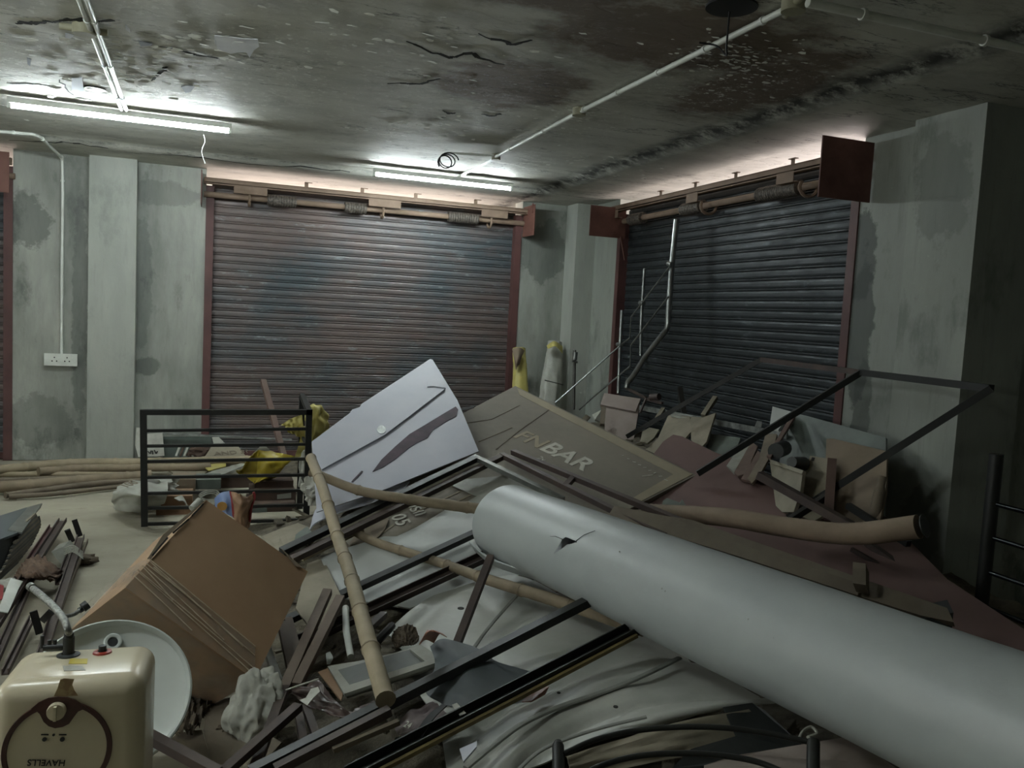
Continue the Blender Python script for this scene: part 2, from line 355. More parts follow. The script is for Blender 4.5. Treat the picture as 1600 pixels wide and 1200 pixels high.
struct('trim_1', MB().box((L_, 8.2, 0), (R_, 8.36, 2.72)), m_wall2)                 # pilaster on the back wall
struct('trim_2', MB().box((3.56, 8.05, 0), (3.8, 8.36, 2.72)), m_wall2)             # column in the corner
struct('trim_3', MB().box((3.68, 3.27, 0), (4.1, 3.73, 2.72)), m_wallr)             # pilaster on the right wall
# peeled patches of ceiling paint
m_peel = M('bare_white_undercoat', '#eceff4', '#d9dde4', 6, .8, 0, .1)
m_peel2 = M('grey_undercoat', '#a6abb3', '#989da5', 6, .8, 0, .1)
def cpoly(pts, m, dz=.02):
    mb = MB(); P = [at(x, y, z=2.742) for x, y in pts]; mb.poly([V((p.x, p.y, cz(p.x, p.y)-dz*.4)) for p in P], -.0, (0, 0, -1))
    mb2 = MB().poly([V((p.x, p.y, cz(p.x, p.y)-.009)) for p in P], .003, (0, 0, -1)); o = obj('peeled_patch', mb2, m, ceil_); return o
cpoly([(335, 53), (352, 54), (380, 57), (403, 58), (405, 70), (397, 76), (390, 88), (385, 80), (372, 80), (360, 82), (350, 78), (340, 74), (336, 64)], m_peel, .012)
cpoly([(112, 120), (128, 119), (131, 140), (122, 146), (112, 144)], m_peel2, .012)
cpoly([(42, 88), (49, 90), (47, 101), (43, 98)], m_peel2, .012)
cpoly([(102, 49), (116, 53), (110, 58), (102, 57)], m_peel, .012)
cpoly([(196, 36), (203, 43), (204, 49), (196, 43)], m_peel, .012)
cpoly([(283, 133), (292, 131), (304, 133), (298, 141), (290, 143)], m_peel2, .012)
cpoly([(216, 62), (238, 66), (237, 69), (220, 70)], m_peel2, .012)
# long open cracks in the plaster
m_crk = M('dark_crack', '#1d1e1b', '#2c2d29', 20, .9)
def crack(pts, w_):
    mb = MB(); P = [at(x, y, z=2.742) for x, y in pts]; Q = []
    for a, b in zip(P, P[1:]):
        for i in range(6): c = a.lerp(b, i/6); Q.append(c+V((rk.uniform(-.015, .015), rk.uniform(-.02, .02), 0)))
    for i in range(len(Q)-1):
        k = w_*rk.uniform(.25, 1)*(1-abs(2*i/len(Q)-1)**3); a, b = Q[i], Q[i+1]; d = (b-a).normalized().cross(V((0, 0, 1)))*k/2
        mb.poly([V((p.x, p.y, cz(p.x, p.y)-.0035)) for p in (a-d, b-d, b+d, a+d)], .002, (0, 0, -1))
    obj('crack', mb, m_crk, ceil_)
rk = random.Random(5)
for pts, w_ in (([(12, 33), (60, 35), (110, 30), (190, 30)], .05), ([(0, 128), (60, 132), (95, 138)], .03), ([(620, 60), (700, 90), (735, 84), (800, 104)], .03), ([(230, 128), (250, 112), (262, 102)], .025),
                ([(90, 120), (105, 143), (120, 150)], .02), ([(240, 70), (300, 84), (360, 92)], .02), ([(220, 232), (300, 238), (390, 250), (470, 256), (560, 266)], .02), ([(0, 212), (100, 216), (180, 226)], .02),
                ([(600, 128), (650, 132), (690, 120)], .03), ([(740, 50), (800, 70), (840, 60)], .03), ([(690, 172), (700, 178), (712, 176)], .03), ([(750, 178), (765, 182), (790, 178)], .03)):
    crack(pts, w_)
# flakes of paint curling off the ceiling
fk = MB()
def flake(p, s):
    n_ = rk.randint(5, 8); a0 = rk.uniform(0, 6.3); tl = rk.uniform(.05, .35)*s; td_ = rk.uniform(0, 6.3); z0 = cz(p.x, p.y)-.004
    pts = []
    for i in range(n_):
        a = a0+i*6.283/n_; r = s*rk.uniform(.5, 1)*(1 if i % 2 else .75); x, y = math.cos(a)*r*1.3, math.sin(a)*r*.7
        pts.append(V((p.x+x, p.y+y, z0-tl*(math.cos(a-td_)+1)/2)))
    fk.poly(pts, .0015, (0, 0, -1))
for (cx_, cy_, rx_, ry_, k, s0) in ((150, 110, 190, 60, 150, .028), (330, 90, 120, 50, 50, .025), (640, 200, 130, 35, 60, .022), (1150, 90, 110, 45, 130, .016), (900, 178, 60, 20, 50, .014), (560, 60, 250, 60, 45, .024), (950, 260, 90, 25, 30, .02), (750, 120, 200, 70, 25, .02)):
    for i in range(k):
        x, y = rk.gauss(cx_, rx_*.5), rk.gauss(cy_, ry_*.5)
        if y < -30 or y > 300: continue
        q = at(x, y, z=2.742)
        if q.y > 7.5 or q.x > 3.4: continue
        flake(q, s0*rk.uniform(.4, 1.5))
m_flk = M('flaking_pale_paint', '#d9dbd4', '#f0f1ea', 8, .8, 0, .1)
one('paint_flakes', fk, m_flk, 'many small pale paint flakes peeling off the stained ceiling', 'paint flakes', kind='stuff')
# round holes where junction boxes were taken out
hole = MB()
for x, y, r in ((148, 141, .06), (1143, 14, .1)):
    p = at(x, y, z=2.73); hole.cyl((p.x, p.y, 2.75), (p.x, p.y, 2.7335), r, 20)
obj('box_hole', hole, m_black, ceil_)
# ------------------------------------------------------------------ roller shutters
def curtain(W, z1, pitch=.0745):
    prof = []; z = .02
    while z < z1:
        for dz, o in ((0, .010), (.012, .0125), (.034, .0125), (.046, .010), (.048, .001), (.0515, .001), (.054, .010), (.058, .0125), (.062, .010), (.0645, .001), (.070, .001), (.0725, .008)): prof.append((z+dz, o))
        z += pitch
    return prof
def shutter(name, O, A, N, W, ztop, m_c, springs, plates, hooks, ends, offs=.13, zr=2.56):
    A, N, O = V(A), V(N), V(O); P = lambda s, o, z: O+A*s+N*o+V((0, 0, z))
    root = thing(name, None, None, P(W/2, 0, 0)); root['kind'] = 'structure'
    mb = MB(); pr = curtain(W, ztop+.06); n = len(pr); vs = [P(.05, -.09+o, z) for z, o in pr]+[P(W-.05, -.09+o, z) for z, o in pr]
    fs = [(i, i+n, i+n+1, i+1) for i in range(n-1)]
    if A.cross(V((0, 0, 1))).dot(N) < 0: fs = [f[::-1] for f in fs]
    mb.add(vs, fs, False); b = [P(.05, -.1, .02), P(W-.05, -.1, .02), P(W-.05, -.1, ztop+.05), P(.05, -.1, ztop+.05)]; mb.poly(b, .004, -N)
    obj('slat_curtain', mb, m_c, root)
    for s in (0, W-.07):
        g = MB().obox(P(s, -.12, 0), A*.07, N*.13, V((0, 0, zr+.0))); obj('guide_rail', g, m_redox, root)
    z = .03; obj('bottom_rail', MB().obox(P(.05, -.1, .0), A*(W-.1), N*.035, V((0, 0, .06))), m_redox, root)
    r = MB().obox(P(-.02, offs-.05, zr), A*(W+.03), N*.05, V((0, 0, .008))).obox(P(-.02, offs-.05, zr), A*(W+.03), N*.006, V((0, 0, .055))).obox(P(-.02, offs-.05, zr+.049), A*(W+.03), N*.05, V((0, 0, .008))).obox(P(-.02, offs-.004, zr+.018), A*(W+.03), N*.004, V((0, 0, .034)))
    obj('top_rail', r, m_redoxl, root)
    zs = zr-.085
    obj('roller_shaft', MB().cyl(P(-.02, .03, zs), P(W+.02, .03, zs), .026), m_redoxl, root)
    for a, b_ in springs:
        pts = []; rr = []; k = int((b_-a)/.012)
        for i in range(k+1): pts.append(P(a+(b_-a)*i/k, .03, zs)); rr.append(.05+.004*(i % 2))
        obj('coil_spring', MB().tube(pts, rr, 20, sm=False), m_spring, root)
    for a, b_ in plates:
        obj('hanger_plate', MB().obox(P(a, offs-.005, zr-.062), A*(b_-a), N*.006, V((0, 0, .075))).obox(P(a, offs-.05, zr-.062), A*(b_-a), N*.05, V((0, 0, .006))), m_redoxl, root)
    for a in hooks:
        t = []
        for i in range(10):
            an = -.5+i*.42; t.append(P(a, .03+.072*math.cos(an)+.01, zs-.012+.062*-math.sin(an)))
        obj('shaft_clamp', MB().tube(t, [.012]*10, 6, sm=False), m_redoxl, root)
    for a in (W*.28, W*.45, W*.62, W*.82):
        obj('wall_tab', MB().obox(P(a, offs-.05, zr+.055), A*.035, N*.005, V((0, 0, .045))).obox(P(a, offs-.05, zr+.1), A*.07, N*.03, V((0, 0, .005))), m_redoxl, root)
    for mb in ends: obj('end_plate', mb, m_plate, root)
    return root
W1 = 3.05+.076
bx = lambda x: at(x, 300, Y=8.27).x+.076
p = at(831, 342, Y=8.1)
d1 = shutter('door_1', (-.076, 8.33, 0), (1, 0, 0), (0, -1, 0), W1, 2.55, m_shut,
        [(bx(418), bx(464)), (bx(540), bx(574)), (bx(703), bx(750))], [(bx(365), bx(417)), (bx(575), bx(625)), (bx(751), bx(792))], [bx(390), bx(599), bx(768)],
        [MB().box((3.06, 8.0, 2.335), (3.068, 8.45, 2.645)).box((3.05, 8.05, 2.56), (3.068, 8.06, 2.66)), MB().box((-.12, 8.05, 2.36), (-.112, 8.4, 2.66))])
W2 = 3.3
yy = lambda x: 7.52-at(x, 330, X=3.7).y
d2 = shutter('door_2', (3.78, 7.52, 0), (0, -1, 0), (-1, 0, 0), W2, 2.55, m_shutr,
        [(.3, .55), (1.25, 1.55), (2.3, 2.75)], [(.1, .22), (1.45, 1.62), (2.62, 2.8)], [1.65, 2.85],
        [MB().box((3.385, 4.13, 2.305), (3.77, 4.14, 2.665)), MB().box((3.39, 7.36, 2.31), (3.77, 7.37, 2.60)), MB().bar((3.70, 7.3, 2.32), (3.76, 7.3, 2.1), .02)])
d3 = shutter('door_3', (-4.75, 8.33, 0), (1, 0, 0), (0, -1, 0), 3.11, 2.55, m_shut, [(2.5, 2.8)], [(2.3, 2.6)], [2.2],
        [MB().box((-1.71, 7.98, 2.3), (-1.60, 7.99, 2.63))])
# ------------------------------------------------------------------ ceiling tubes
def tube_light(p, q, label, m_tube=m_tube):
    p, q = V(p), V(q); a = (q-p).normalized(); root = thing('tube_light', label, 'tube light', (p+q)/2+V((0, 0, .05)), 'lit tube lights on the ceiling')
    mb = MB().bar(p-a*.02+V((0, 0, .032)), q+a*.02+V((0, 0, .032)), .05, .036); obj('batten', mb, m_pvc, root)
    obj('glass_tube', MB().cyl(p, q, .0145, 16), m_tube, root)
    for e, s in ((p, -1), (q, 1)): obj('end_cap', MB().bar(e+a*s*.001-V((0, 0, .0)), e+a*s*.022, .034, .036), m_pvc, root)
    return root
t1a, t1b = at(18, 161, z=2.665), at(357, 208, z=2.665)
t1b.y = t1a.y = (t1a.y+t1b.y)/2; t1a = at(18, 161, Y=t1a.y); t1b = at(357, 208, Y=t1b.y); t1a.z = t1b.z = 2.665
tube_light(t1a, t1b, 'large bright tube light on the ceiling at upper left, under the twin conduit')
t2a, t2b = at(587, 269, z=2.65), at(797, 298, z=2.65); ym = (t2a.y+t2b.y)/2
t2a, t2b = at(587, 269, Y=ym), at(797, 298, Y=ym); t2a.z = t2b.z = (t2a.z+t2b.z)/2
tube_light(t2a, t2b, 'smaller looking bright tube light above the brown back shutter')
# three unseen fittings added to brighten the ceiling and the foreground
t3 = V((-1.9, 2.35, 2.66)); t3o = tube_light(t3, t3+V((1.25, 0, 0)), 'added fill tube light on the ceiling at left, outside the picture', m_tube2)
t4 = V((-4.93, .9, 1.9)); t4o = tube_light(t4, t4+V((0, 1.25, 0)), 'added fill tube light on the left wall, outside the picture', m_tube3)
t5 = V((-4.93, 3.6, 1.9)); t5o = tube_light(t5, t5+V((0, 1.25, 0)), 'second added fill tube light on the left wall, outside the picture', m_tube3)
for x, y in ((318, 210),):
    p = at(x, y, z=2.66); pts = smooth([p, p+V((.01, 0, -.05)), p+V((-.01, -.01, -.12)), p+V((.015, 0, -.2))], 5); 
    one('hanging_wire', MB().tube(pts, .0018, 6), m_pvc, 'short white wire hanging from the right end of the left tube light', 'wire')
# ------------------------------------------------------------------ conduits on the ceiling
def conduit(name, pts, r, label, clips=3, boxes=()):
    pts = [V(p) for p in pts]; root = thing(name, label, 'conduit', pts[0])
    obj('pipe', MB().tube(pts, r, 12), m_pvc, root)
    for i in range(clips):
        k = (i+.5)/clips*(len(pts)-1); j = int(k); p = pts[j].lerp(pts[j+1], k-j); a = (pts[j+1]-pts[j]).normalized()
        obj('saddle_clip', MB().cyl(p-a*.008, p+a*.008, r*1.35, 12), m_pvc, root)
    return root
zc = 2.715
cl = lambda x, y, z=zc: at(x, y, z=z)
a0, a1 = cl(118, -14), cl(190, 172); off = V((.03, 0, 0))
conduit('conduit', [a0, a1], .0115, 'left one of the twin white pipes running to the left tube light', 3)
conduit('conduit', [a0+off, a1+off], .0115, 'right one of the twin white pipes running to the left tube light', 3)
conduit('conduit', [cl(775, 245), cl(905, 175), cl(1040, 108), cl(1245, 6)], .013, 'long dusty conduit crossing the ceiling from the round box towards the top right corner', 7)
conduit('conduit', [cl(775, 247), cl(706, 281)], .011, 'short white pipe dropping from the long conduit to the back tube light', 1)
conduit('conduit', [cl(772, 243), cl(700, 239)], .009, 'thin conduit stub running left to the curled black cable', 1)
conduit('conduit', [cl(1262, 4, 2.685), cl(1430, 40, 2.685), cl(1640, 85, 2.685)], .0165, 'thick white pipe running to the right along the ceiling at the top right', 2)
def jbox(x, y, label, r=.035, w_=.16, ang=0):
    p = cl(x, y, 2.72); root = thing('junction_box', label, 'junction box', p)
    obj('round_box', MB().cyl(p+V((0, 0, .02)), p-V((0, 0, .025)), r, 24), m_pvcb, root)
    d = V((math.cos(ang), math.sin(ang), 0)); obj('pipe_socket', MB().cyl(p-d*w_/2, p+d*w_/2, .016, 12), m_pvcb, root)
jbox(131, 46, 'dusty junction box on the twin pipes at the top left', .05, .2)
jbox(196, 179, 'small yellowed junction box above the left tube light', .03, .16)
jbox(905, 174, 'junction box halfway along the long ceiling conduit', .04, .13, 1.57)
jbox(775, 245, 'junction box where the long conduit meets the thin stub', .035, .12, 1.57)
jbox(693, 283, 'small yellowed junction box above the back tube light', .028, .16)
jbox(1240, 8, 'junction box at the top right where the thick pipe begins', .045, .2, 1.2)
p = cl(700, 240, 2.70)
pts = [p+V((.07*math.cos(t)*(1-.02*t), .01*t-.05, -.05+.05*math.sin(t))) for t in [i*.35 for i in range(48)]]
one('cable_curl', MB().tube(pts, .005, 6), m_black, 'curl of thin black cable hanging from the ceiling above the back tube light', 'cable')
p = cl(1140, 18, 2.72); q = cl(1120, 64, 2.70)
one('dangling_wire', MB().tube(smooth([p, p+V((.01, .02, -.12)), p.lerp(q, .4)+V((.02, 0, -.12)), q+V((0, 0, -.02)), q+V((-.06, .04, -.005))], 8), .004, 6), m_black, 'thin black wire dangling from the round ceiling hole at the top right', 'wire')
# conduit and socket board on the back wall
pw = lambda x, y: at(x, y, Y=8.30)
pA = pw(97, 249)
conduit('conduit', smooth([at(-20, 204, z=2.70), at(30, 208, z=2.70), at(58, 212, z=2.70), at(75, 226, z=2.69), at(95, 245, z=2.67), pA, pw(98, 300)], 4)+[pw(97, 400), pw(96, 553)], .0125, 'white conduit bending off the ceiling and running down the wall to the socket board', 4)
a, b = at(72, 552, Y=8.33), at(121, 571, Y=8.33)
sb = thing('socket_board', 'white surface socket board on the grey wall at left', 'socket', (a.x, 8.3, b.z))
obj('back_box', MB().box((a.x, 8.28, b.z), (b.x, 8.33, a.z)), m_pvc, sb); obj('cover_plate', MB().box((a.x-.006, 8.272, b.z-.004), (b.x+.006, 8.28, a.z+.004)), m_pvc, sb)
for cxx in (.3, .7):
    for dx, dz in ((0, .02), (-.018, -.012), (.018, -.012)):
        c = V((a.x+(b.x-a.x)*cxx+dx, 8.272, (a.z+b.z)/2+dz)); obj('socket_hole', MB().cyl(c, c+V((0, -.002, 0)), .006, 10), m_black, sb)
obj('rocker_switch', MB().box(((a.x+b.x)/2-.02, 8.266, (a.z+b.z)/2-.02), ((a.x+b.x)/2+.02, 8.272, (a.z+b.z)/2+.02)), m_pvc, sb)
# ------------------------------------------------------------------ materials of the rubbish
m_heap = M('dusty_rubble', '#4b463d', '#6d6656', 9, .95, 0, .8, 14, bdist=.03)
m_card = M('brown_cardboard', '#9a7b5e', '#8a6c50', 2.2, .8, 0, .12, 20, dust=.35, dustc='#a3937b')
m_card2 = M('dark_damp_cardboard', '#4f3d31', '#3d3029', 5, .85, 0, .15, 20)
m_card3 = M('dusty_cardboard', '#7f6f5d', '#66584a', 3, .85, 0, .15, 20, dust=.3)
m_ply = M('dusty_brown_board', '#7f786c', '#69635a', 1.6, .85, 0, .25, 18, dust=.35, dustc='#9a9384')
m_plyedge = M('paler_board_margin', '#928975', '#9f947c', 5, .85, 0, .2, 18, dust=.3)
m_white = M('white_plastic_sheet', '#b9bebb', '#c9cdca', 1.5, .5, 0, .12, 14, dust=.25, dustc='#8f8c80')
m_wavy = M('dirty_translucent_sheet', '#989a92', '#b9bbb5', 2.2, .5, 0, .25, 10, dust=.3, dustc='#7d786a')
m_lav = M('pale_lavender_panel', '#a7aab6', '#b1b3bd', 3, .5, 0, .05, 14, dust=.12, dustc='#a5a199')
m_tear = M('dark_purple_panel_back', '#4c3742', '#33252e', 9, .7)
m_maroon = M('dull_maroon_sheet', '#745c58', '#634d4a', 1.6, .7, 0, .08, 20, dust=.18, dustc='#8a7468')
m_roll = M('grey_white_vinyl', '#9da3a3', '#a6acab', 2.5, .42, 0, .22, 11, dust=.12, dustc='#8d8a7e', bdist=.006)
m_blk = M('black_painted_steel', '#0d0f10', '#181b1b', 6, .45, .2, .1, 50, dust=.14, dustc='#6c6a60')
m_brn = M('rusty_brown_steel', '#33292a', '#493b36', 7, .6, .2, .15, 50, dust=.28, dustc='#6f6558')
m_gstl = M('grey_galvanised_steel', '#7d817e', '#5f6360', 9, .4, .6, .1, 60, dust=.2)
m_chrome = M('scratched_stainless_steel', '#a9adab', '#8b8f8d', 9, .3, .9, .05, 60)
m_dpipe = M('dull_steel_rod', '#5f5f5b', '#46453f', 8, .5, .4)
m_bam = M('dried_bamboo', '#9b8d75', '#84785f', 7, .7, 0, .2, 50, stretch=(1, 1, 1), dust=.2)
m_bamd = M('weathered_bamboo', '#857660', '#6c5f4c', 7, .8, 0, .3, 50, dust=.3)
m_log = M('bare_wooden_log', '#877462', '#6e5d4c', 4, .8, 0, .4, 22, dust=.2)
m_wood = M('old_grey_wood', '#675b4d', '#4c4238', 5, .85, 0, .4, 30, stretch=(1, 1, 1), dust=.35)
m_woodb = M('orange_brown_wood', '#8a6a50', '#77583f', 6, .8, 0, .3, 30, dust=.2)
m_redwood = M('reddish_wood', '#5e4640', '#4a3632', 5, .8, 0, .3, 30, dust=.2)
m_cream = M('glossy_cream_enamel', '#c9bfa6', '#c0b59a', 3, .22, 0, .03, 20)
m_creamd = M('dusty_cream_plastic', '#8a8472', '#6c6655', 4, .6, 0, .1, 20)
m_ring = M('maroon_trim_plastic', '#3b211c', '#4b2b24', 20, .35)
m_porc = M('white_glazed_porcelain', '#c3c9c6', '#b4bab6', 2.5, .18, 0, .03, 8, dust=.15)
m_yel = M('yellow_plastic_film', '#ab9a30', '#97861f', 8, .4, 0, .3, 30)
m_yelp = M('pale_yellow_plastic_sack', '#b5a95c', '#a0985d', 8, .5, 0, .4, 30)
m_cloth = M('brown_hessian', '#6b5646', '#503f33', 12, .95, 0, .6, 60)
m_sack = M('dirty_white_sack', '#a2a49c', '#8a8b82', 6, .6, 0, .4, 25, dust=.2)
m_paper = M('crumpled_paper', '#b2b2a9', '#97968b', 9, .8, 0, .3, 25)
m_stone = M('grey_stone', '#8e9088', '#797a72', 9, .7, 0, .3, 40, dust=.2)
m_stoned = M('dark_polished_stone', '#4c4f4a', '#444742', 16, .5, 0, .1, 60)
m_tile = M('dusty_stone_slab', '#8a8272', '#6b6556', 4, .85, 0, .3, 20, dust=.3)
m_pink = M('pinkish_dusty_board', '#9a8d87', '#8b7e78', 4, .85, 0, .1, 20, dust=.15)
m_gglass = M('dusty_grey_green_board', '#65716b', '#3f4945', 2.2, .6, 0, .1, 14, dust=.15)
m_slate = M('slate_grey_film', '#4b545a', '#424b50', 2.5, .55, 0, .15, 12, dust=.12)
m_print = M('printed_flex_banner', '#2b2625', '#5a4a45', 6, .35, 0, .3, 14, stretch=(1, 1, 1))
m_print2 = M('printed_flex_banner_pale', '#8f8586', '#4a3d3c', 7, .35, 0, .3, 14)
m_orange = M('orange_printed_paper', '#a3715a', '#8c5f4c', 8, .5)
m_foil = M('crinkled_foil_strip', '#b6bab8', '#7d807c', 14, .3, .6, .5, 60)
m_ink = M('white_stencil_paint', '#c9c6bb', '#b0ad9f', 30, .8)
m_inkd = M('black_marker', '#23221f', None, rough=.8, bump=0)
m_blue = M('blue_plastic_sack', '#6d84b5', '#8f9fc0', 10, .4, 0, .3, 30)
m_sackb = M('brown_woven_sack', '#96775d', '#84664d', 10, .6, 0, .3, 30)
m_red = M('red_sack_edge', '#8c3436', None, rough=.5)
m_oran = M('orange_emblem_print', '#b08a4f', '#a57a3c', 20, .5)
m_leaf = M('dead_leaf_litter', '#5c5142', '#3e362b', 14, .9, 0, .5, 40)
m_hose = M('braided_steel_hose', '#8e908c', '#5f605d', 140, .35, .7, .4, 300)
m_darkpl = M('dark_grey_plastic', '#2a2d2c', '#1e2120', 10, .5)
m_label = M('yellow_paper_label', '#b9a83a', None, rough=.6)
# ------------------------------------------------------------------ the heap itself: rubble nobody could count
hb = MB(); nx, ny = 150, 200; x0, x1, y0, y1 = -1.0, 3.74, 1.5, 8.18
def hz(x, y):
    h = H(x, y); k = min(1, max(0, (h-.03)/.1))
    return h*.92-.055+k*(.035*noise.noise((x*5, y*5, 0))+.02*noise.noise((x*13, y*13, 4)))-(.03 if h < .05 else 0)
vs = [(x0+(x1-x0)*i/(nx-1), y0+(y1-y0)*j/(ny-1)) for i in range(nx) for j in range(ny)]
hb.add([(a, b, hz(a, b)) for a, b in vs], [(i*ny+j, (i+1)*ny+j, (i+1)*ny+j+1, i*ny+j+1) for i in range(nx-1) for j in range(ny-1)], True)
rs = random.Random(3)
for i in range(900):
    X, Y = rs.uniform(x0+.1, x1-.2), rs.uniform(1.6, y1-.25); h = H(X, Y)
    if h < .09: continue
    z = hz(X, Y)+rs.uniform(-.02, .012); R3 = Euler((rs.gauss(0, .35), rs.gauss(0, .35), rs.uniform(0, 3.1))).to_matrix()
    a, b, c = rs.uniform(.02, .14), rs.uniform(.015, .06), rs.uniform(.003, .02)
    hb.obox(V((X, Y, z)), R3@V((a, 0, 0)), R3@V((0, b, 0)), R3@V((0, 0, c)))
#
one('rubble_heap', hb, m_heap, 'low mound of dusty rubble and scraps under the whole rubbish pile', 'rubble', kind='stuff')
# ------------------------------------------------------------------ board plane
def plane3(a, b, c):
    n = (V(b)-V(a)).cross(V(c)-V(a)).normalized()
    if n.dot(CAM-V(a)) < 0: n = -n
    def f(x, y, off=0.0):
        r = ray(x, y); q = V(a)+n*off; return CAM+r*((q-CAM).dot(n)/r.dot(n))
    f.n = n; return f
def leanX(Xb, zb, Xt, zt, yaw=0.0):
    a = V((Xb, 5, zb)); return plane3(a, a+V((Xt-Xb, 0, zt-zb)), a+V((yaw, 1, 0)))
bd = plane3(at(805, 603, d=6.3), at(1088, 742, d=5.1), at(600, 830, z=.33))
B_A, B_B = bd(805, 603), bd(1088, 742)
brd = one('particle_board', MB().poly([bd(805, 603), bd(1088, 742), bd(1000, 787), bd(870, 850), bd(690, 935), bd(548, 855), bd(520, 822), bd(620, 700)], .03), m_ply, 'large dusty brown board with white stencilled letters, lying across the middle of the pile', 'board')
marg = MB().poly([bd(808, 606, .002), bd(1082, 741, .002), bd(1052, 741, .002), bd(812, 617, .002)], .002).poly([bd(1082, 741, .0025), bd(1052, 741, .0025), bd(985, 780, .0025), bd(1000, 784, .0025)], .002)
obj('taped_margin', marg, m_plyedge, brd)
AB = bd(915, 722)-bd(845, 688)
lettering('stencilled_letters', 'BAR', bd(841, 701), AB, bd(838, 712)-bd(846, 688), .21, m_ink, brd, bold=.022)
lettering('stencilled_letters', 'FN', bd(800, 682), bd(840, 694)-bd(800, 676), bd(838, 712)-bd(846, 688), .19, m_plyedge, brd, bold=.02)
lettering('stencilled_letters', '2y', bd(838, 716), AB, bd(838, 712)-bd(846, 688), .06, m_ink, brd)
tr = bd(634, 819)-bd(619, 800); td = bd(612, 815)-bd(626, 806)
lettering('stencilled_letters', '05', bd(610, 807, .004), tr, td, .115, m_ink, brd)
lettering('stencilled_letters', 'USII', bd(630, 787, .004), bd(655, 812)-bd(630, 787), td, .095, m_ink, brd)
sc_ = MB()
for i in range(9):
    x = 972+i*8.2; y = 712+i*4.6; sc_.bar(bd(x, y, .003), bd(x+rs.uniform(2, 6), y+rs.uniform(-3, 5), .003), .006, .001, bd.n)
sc_.bar(bd(1003, 744, .003), bd(1020, 742, .003), .006, .001, bd.n); obj('faint_scribble', sc_, m_ink, brd)
cr = MB()
for p, q in (((722, 662), (768, 655)), ((768, 655), (812, 633)), ((775, 702), (812, 672)), ((748, 690), (800, 668)), ((812, 672), (858, 640)), ((690, 742), (745, 712))): cr.bar(bd(*p, .002), bd(*q, .002), .007, .002, bd.n)
obj('crack', cr, m_wood, brd)
obj('slot_cut', MB().poly([bd(719, 638, .003), bd(741, 633, .003), bd(741, 637, .003), bd(720, 642, .003)], .002), m_inkd, brd)
tp = MB()
for p, q in (((640, 762), (715, 738)), ((700, 790), (780, 752)), ((650, 800), (760, 748)), ((590, 838), (615, 820))): tp.bar(bd(*p, .003), bd(*q, .003), .012, .001, bd.n)
obj('tape_strip', tp, m_plyedge, brd)
# a ragged cardboard strip on the lower left of the board
one('cardboard_strip', MB().poly([bd(548, 846, .012), bd(578, 812, .012), bd(600, 805, .012), bd(607, 812, .012), bd(602, 826, .012), bd(592, 838, .012), bd(560, 858, .012), bd(545, 870, .012)], .006), m_card3, 'ragged pale cardboard strip beside the stencilled 05, by the middle bamboo pole', 'cardboard')
# ------------------------------------------------------------------ white sheet on the board
wl = lambda x, y, o=.03: bd(x, y, o)
ws = MB().poly([wl(502, 868), wl(600, 838), wl(620, 838), wl(650, 824), wl(697, 796), wl(760, 798), wl(860, 840), wl(985, 905), wl(950, 950), wl(800, 905), wl(640, 950), wl(538, 934)], .008)
whs = one('white_sheet', ws, m_white, 'stiff off-white sheet lying flat under the long black rail in the middle of the pile', 'sheet')
obj('folded_edge', MB().poly([wl(502, 868, .034), wl(511, 866, .034), wl(545, 925, .034), wl(536, 934, .034)], .003), m_white, whs)
w2 = MB().poly([wl(690, 752, .012), wl(800, 742, .012), wl(845, 770, .012), wl(900, 800, .012), wl(700, 800, .012), wl(745, 775, .012)], .004)
one('white_sheet', w2, m_sack, 'dusty pale sheet with dark printed scrawls just beyond the tip of the vinyl roll', 'sheet')
mk = MB()
for i in range(26):
    x = 772+i*2.9; y = 782-abs(i-8)*.2-i*.35+rs.uniform(-3, 3); mk.bar(wl(x, y, .015), wl(x+rs.uniform(-3, 5), y+rs.uniform(-5, 4), .015), .008, .003, bd.n)
one('dirt_crumbs', mk, m_inkd, 'line of dark crumbs on the pale sheet above the tip of the vinyl roll', 'debris', kind='stuff')
# ------------------------------------------------------------------ wavy sheet in the foreground
def hp(rows, h): return [[on(x, y, h if not isinstance(h, (list, tuple)) else h[i]) for (x, y) in r] for i, r in enumerate(rows)]
rows = [[(600, 990), (690, 925), (795, 900), (900, 940), (1010, 970)], [(625, 1010), (720, 965), (830, 962), (945, 985), (1100, 1040)], [(650, 1070), (760, 1040), (880, 1040), (1005, 1060), (1190, 1085)],
        [(685, 1130), (790, 1105), (900, 1105), (1030, 1100), (1215, 1095)], [(700, 1225), (790, 1208), (852, 1187), (1000, 1142), (1168, 1102)]]
def wave(u, v):
    a = u*.9+v*1.25
    return .010*math.sin(a*15+1.2*math.sin(v*5))+.010*math.exp(-((a-1.15)/.035)**2)*-1.6+.012*math.exp(-((a-1.55)/.03)**2)*-1+.004*noise.noise((u*9, v*9, 2))
wv_ = one('wavy_plastic_sheet', MB().sheet(hp(rows, [.01, .04, .08, .09, .07]), .004, 14, wave), m_wavy, 'large dirty translucent sheet lying in waves under the vinyl roll', 'sheet')
m_crease_shadow = M('crease_shadow_grey', '#6e6f69', '#7d7e77', 8, .6, 0, .2, 20)  # darker ribs paint in the shadow of the sheet's grooves
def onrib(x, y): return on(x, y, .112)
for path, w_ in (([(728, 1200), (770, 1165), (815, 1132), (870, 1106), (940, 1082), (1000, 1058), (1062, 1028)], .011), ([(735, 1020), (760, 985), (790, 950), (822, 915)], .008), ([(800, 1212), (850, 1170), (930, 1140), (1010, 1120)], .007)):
    obj('crease_shadow', MB().tube(smooth([onrib(*p) for p in path], 8), w_, 8, squash=.5), m_crease_shadow, wv_)
